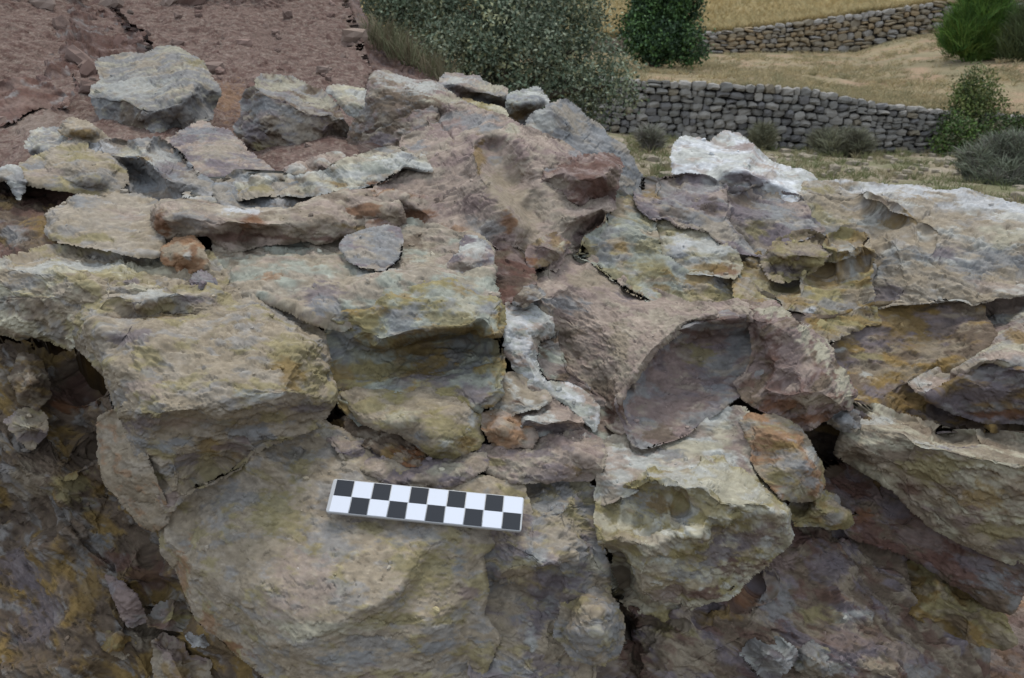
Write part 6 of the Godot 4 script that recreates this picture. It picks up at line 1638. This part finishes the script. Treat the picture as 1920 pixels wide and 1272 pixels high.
		var bush := thing(e[0], e[1], "bush" if e[0] != "thistle" else "plant", at(l0[0], l0[1] + l0[3], l0[2]))
		lumps = []
		for l in e[2]:
			var s: float = l[3] * l[2] / F
			lumps.append([at(l[0], l[1], l[2]), Vector3(s, s * 0.8, s)])
		crown(bush, lumps, e[3], twig, M.leaf, e[4], 1.0, -0.4, rng, true)

	# --- grass: nobody could count it
	var tuft := needle_sprig(rng, 14, 0.16, 0.0035, 0.9)
	var tall := needle_sprig(rng, 16, 0.34, 0.004, 0.6)
	var clump := noise(91, 0.9, 3)
	var places := []
	var colours := []
	for k in 3000:
		var x := rng.randf_range(1.0, 8.5)
		var s := rng.randf()
		var p := on_line(near, (x + 9.0) / 20.5).lerp(on_line(foot, (x + 9.0) / 20.5), lerpf(0.5, 1.0, s))
		p.x = lerpf(x * 0.6, x, lerpf(0.5, 1.0, s))
		var d := clump.get_noise_2d(p.x, p.z)
		if d < rng.randf_range(-0.3, 0.35):
			continue
		places.append(Transform3D(Basis(Vector3.UP, rng.randf() * TAU) * Basis.from_scale(Vector3.ONE * rng.randf_range(0.5, 1.1)), p))
		var c: Color = lin([Color(0.47, 0.49, 0.33), Color(0.53, 0.51, 0.38), Color(0.60, 0.56, 0.44), Color(0.42, 0.45, 0.30)][rng.randi() % 4])
		colours.append(c)
	tag(many("grass", tuft, M.grass, places, colours, self), "patchy green grass on the stony ground before the nearer wall", "grass")
	places = []
	colours = []
	for k in 15000:
		var s := rng.randf()
		var across := rng.randf_range(0.45, 1.0)
		var p := on_line(brow, across).lerp(on_line(foot2, across), s * s * 0.96 + 0.01)
		if clump.get_noise_2d(p.x * 0.4, p.z * 0.4) < rng.randf_range(-0.4, 0.3):
			continue
		places.append(Transform3D(Basis(Vector3.UP, rng.randf() * TAU) * Basis.from_scale(Vector3(1.4, rng.randf_range(0.5, 1.1), 1.4)), p))
		colours.append(lin([Color(0.67, 0.61, 0.47), Color(0.61, 0.56, 0.44), Color(0.55, 0.53, 0.40), Color(0.71, 0.64, 0.49)][rng.randi() % 4]))
	tag(many("dry_grass", tuft, M.grass, places, colours, self), "dry tan grass covering the terrace between the two walls", "grass")
	places = []
	colours = []
	for k in 15000:
		var s := rng.randf()
		var across := rng.randf_range(0.35, 0.95)
		var p := on_line(field0, across).lerp(on_line(field1, across), s * s * 0.9)
		places.append(Transform3D(Basis(Vector3.UP, rng.randf() * TAU) * Basis.from_scale(Vector3(2.0, rng.randf_range(0.7, 1.3), 2.0)), p))
		colours.append(lin([Color(0.70, 0.62, 0.45), Color(0.64, 0.58, 0.43), Color(0.74, 0.66, 0.48), Color(0.58, 0.54, 0.39)][rng.randi() % 4]))
	tag(many("straw_grass", tall, M.grass, places, colours, self), "golden straw-like grass of the upper field beyond the farther wall", "grass")
	places = []
	colours = []
	for k in 110:
		var px := rng.randf_range(690, 850)
		var t := (px - 690.0) / 160.0
		var p := at(px, lerpf(66, 160, t) + rng.randf_range(-4, 16), lerpf(2.98, 2.85, t) + rng.randf_range(-0.1, 0.1))
		places.append(Transform3D(Basis(Vector3.UP, rng.randf() * TAU) * Basis.from_scale(Vector3.ONE * rng.randf_range(0.14, 0.42)), p))
		colours.append(lin([Color(0.50, 0.45, 0.36), Color(0.45, 0.42, 0.33), Color(0.43, 0.43, 0.32)][rng.randi() % 3]))
	tag(many("bank_grass", tall, M.grass, places, colours, self), "thin dry grass along the edge of the earth bank", "grass")
	# pale stones on the ground before the wall
	var pale := make_material(0.95, noise_picture(31, 0.05, Color(0.75, 0.74, 0.72), Color(1, 1, 1)), null, 0.3)
	pale.albedo_color = Color(0.62, 0.58, 0.52)
	for k in 150:
		var s := pow(rng.randf(), 0.7)
		var px := rng.randf_range(1200, 1915)
		var a := at(px, lerpf(402, 296, s), lerpf(7.6, 13.5, s))
		var u := clampf((a.x / lerpf(0.6, 1.0, (0.5 - a.z) / 14.7) + 9.0) / 20.5, 0.0, 1.0)
		var z0 := on_line(near, u)
		var z1 := on_line(foot, u)
		var p := z0.lerp(z1, (a.z - z0.z) / (z1.z - z0.z))
		var o := MeshInstance3D.new()
		o.name = numbered("pale_stone")
		o.mesh = kinds[rng.randi() % kinds.size()]
		o.material_override = pale
		var size := rng.randf_range(0.05, 0.15) if rng.randf() < 0.85 else 0.22
		o.transform = Transform3D(Basis(Vector3.UP, rng.randf() * TAU) * Basis.from_scale(Vector3(size, size * 0.62, size * 0.8)), p + Vector3(0, 0.01, 0))
		add_child(o)
		tag(o, "pale limestone rubble scattered on the grass before the nearer wall", "stone", "pale stones scattered on the stony grass")
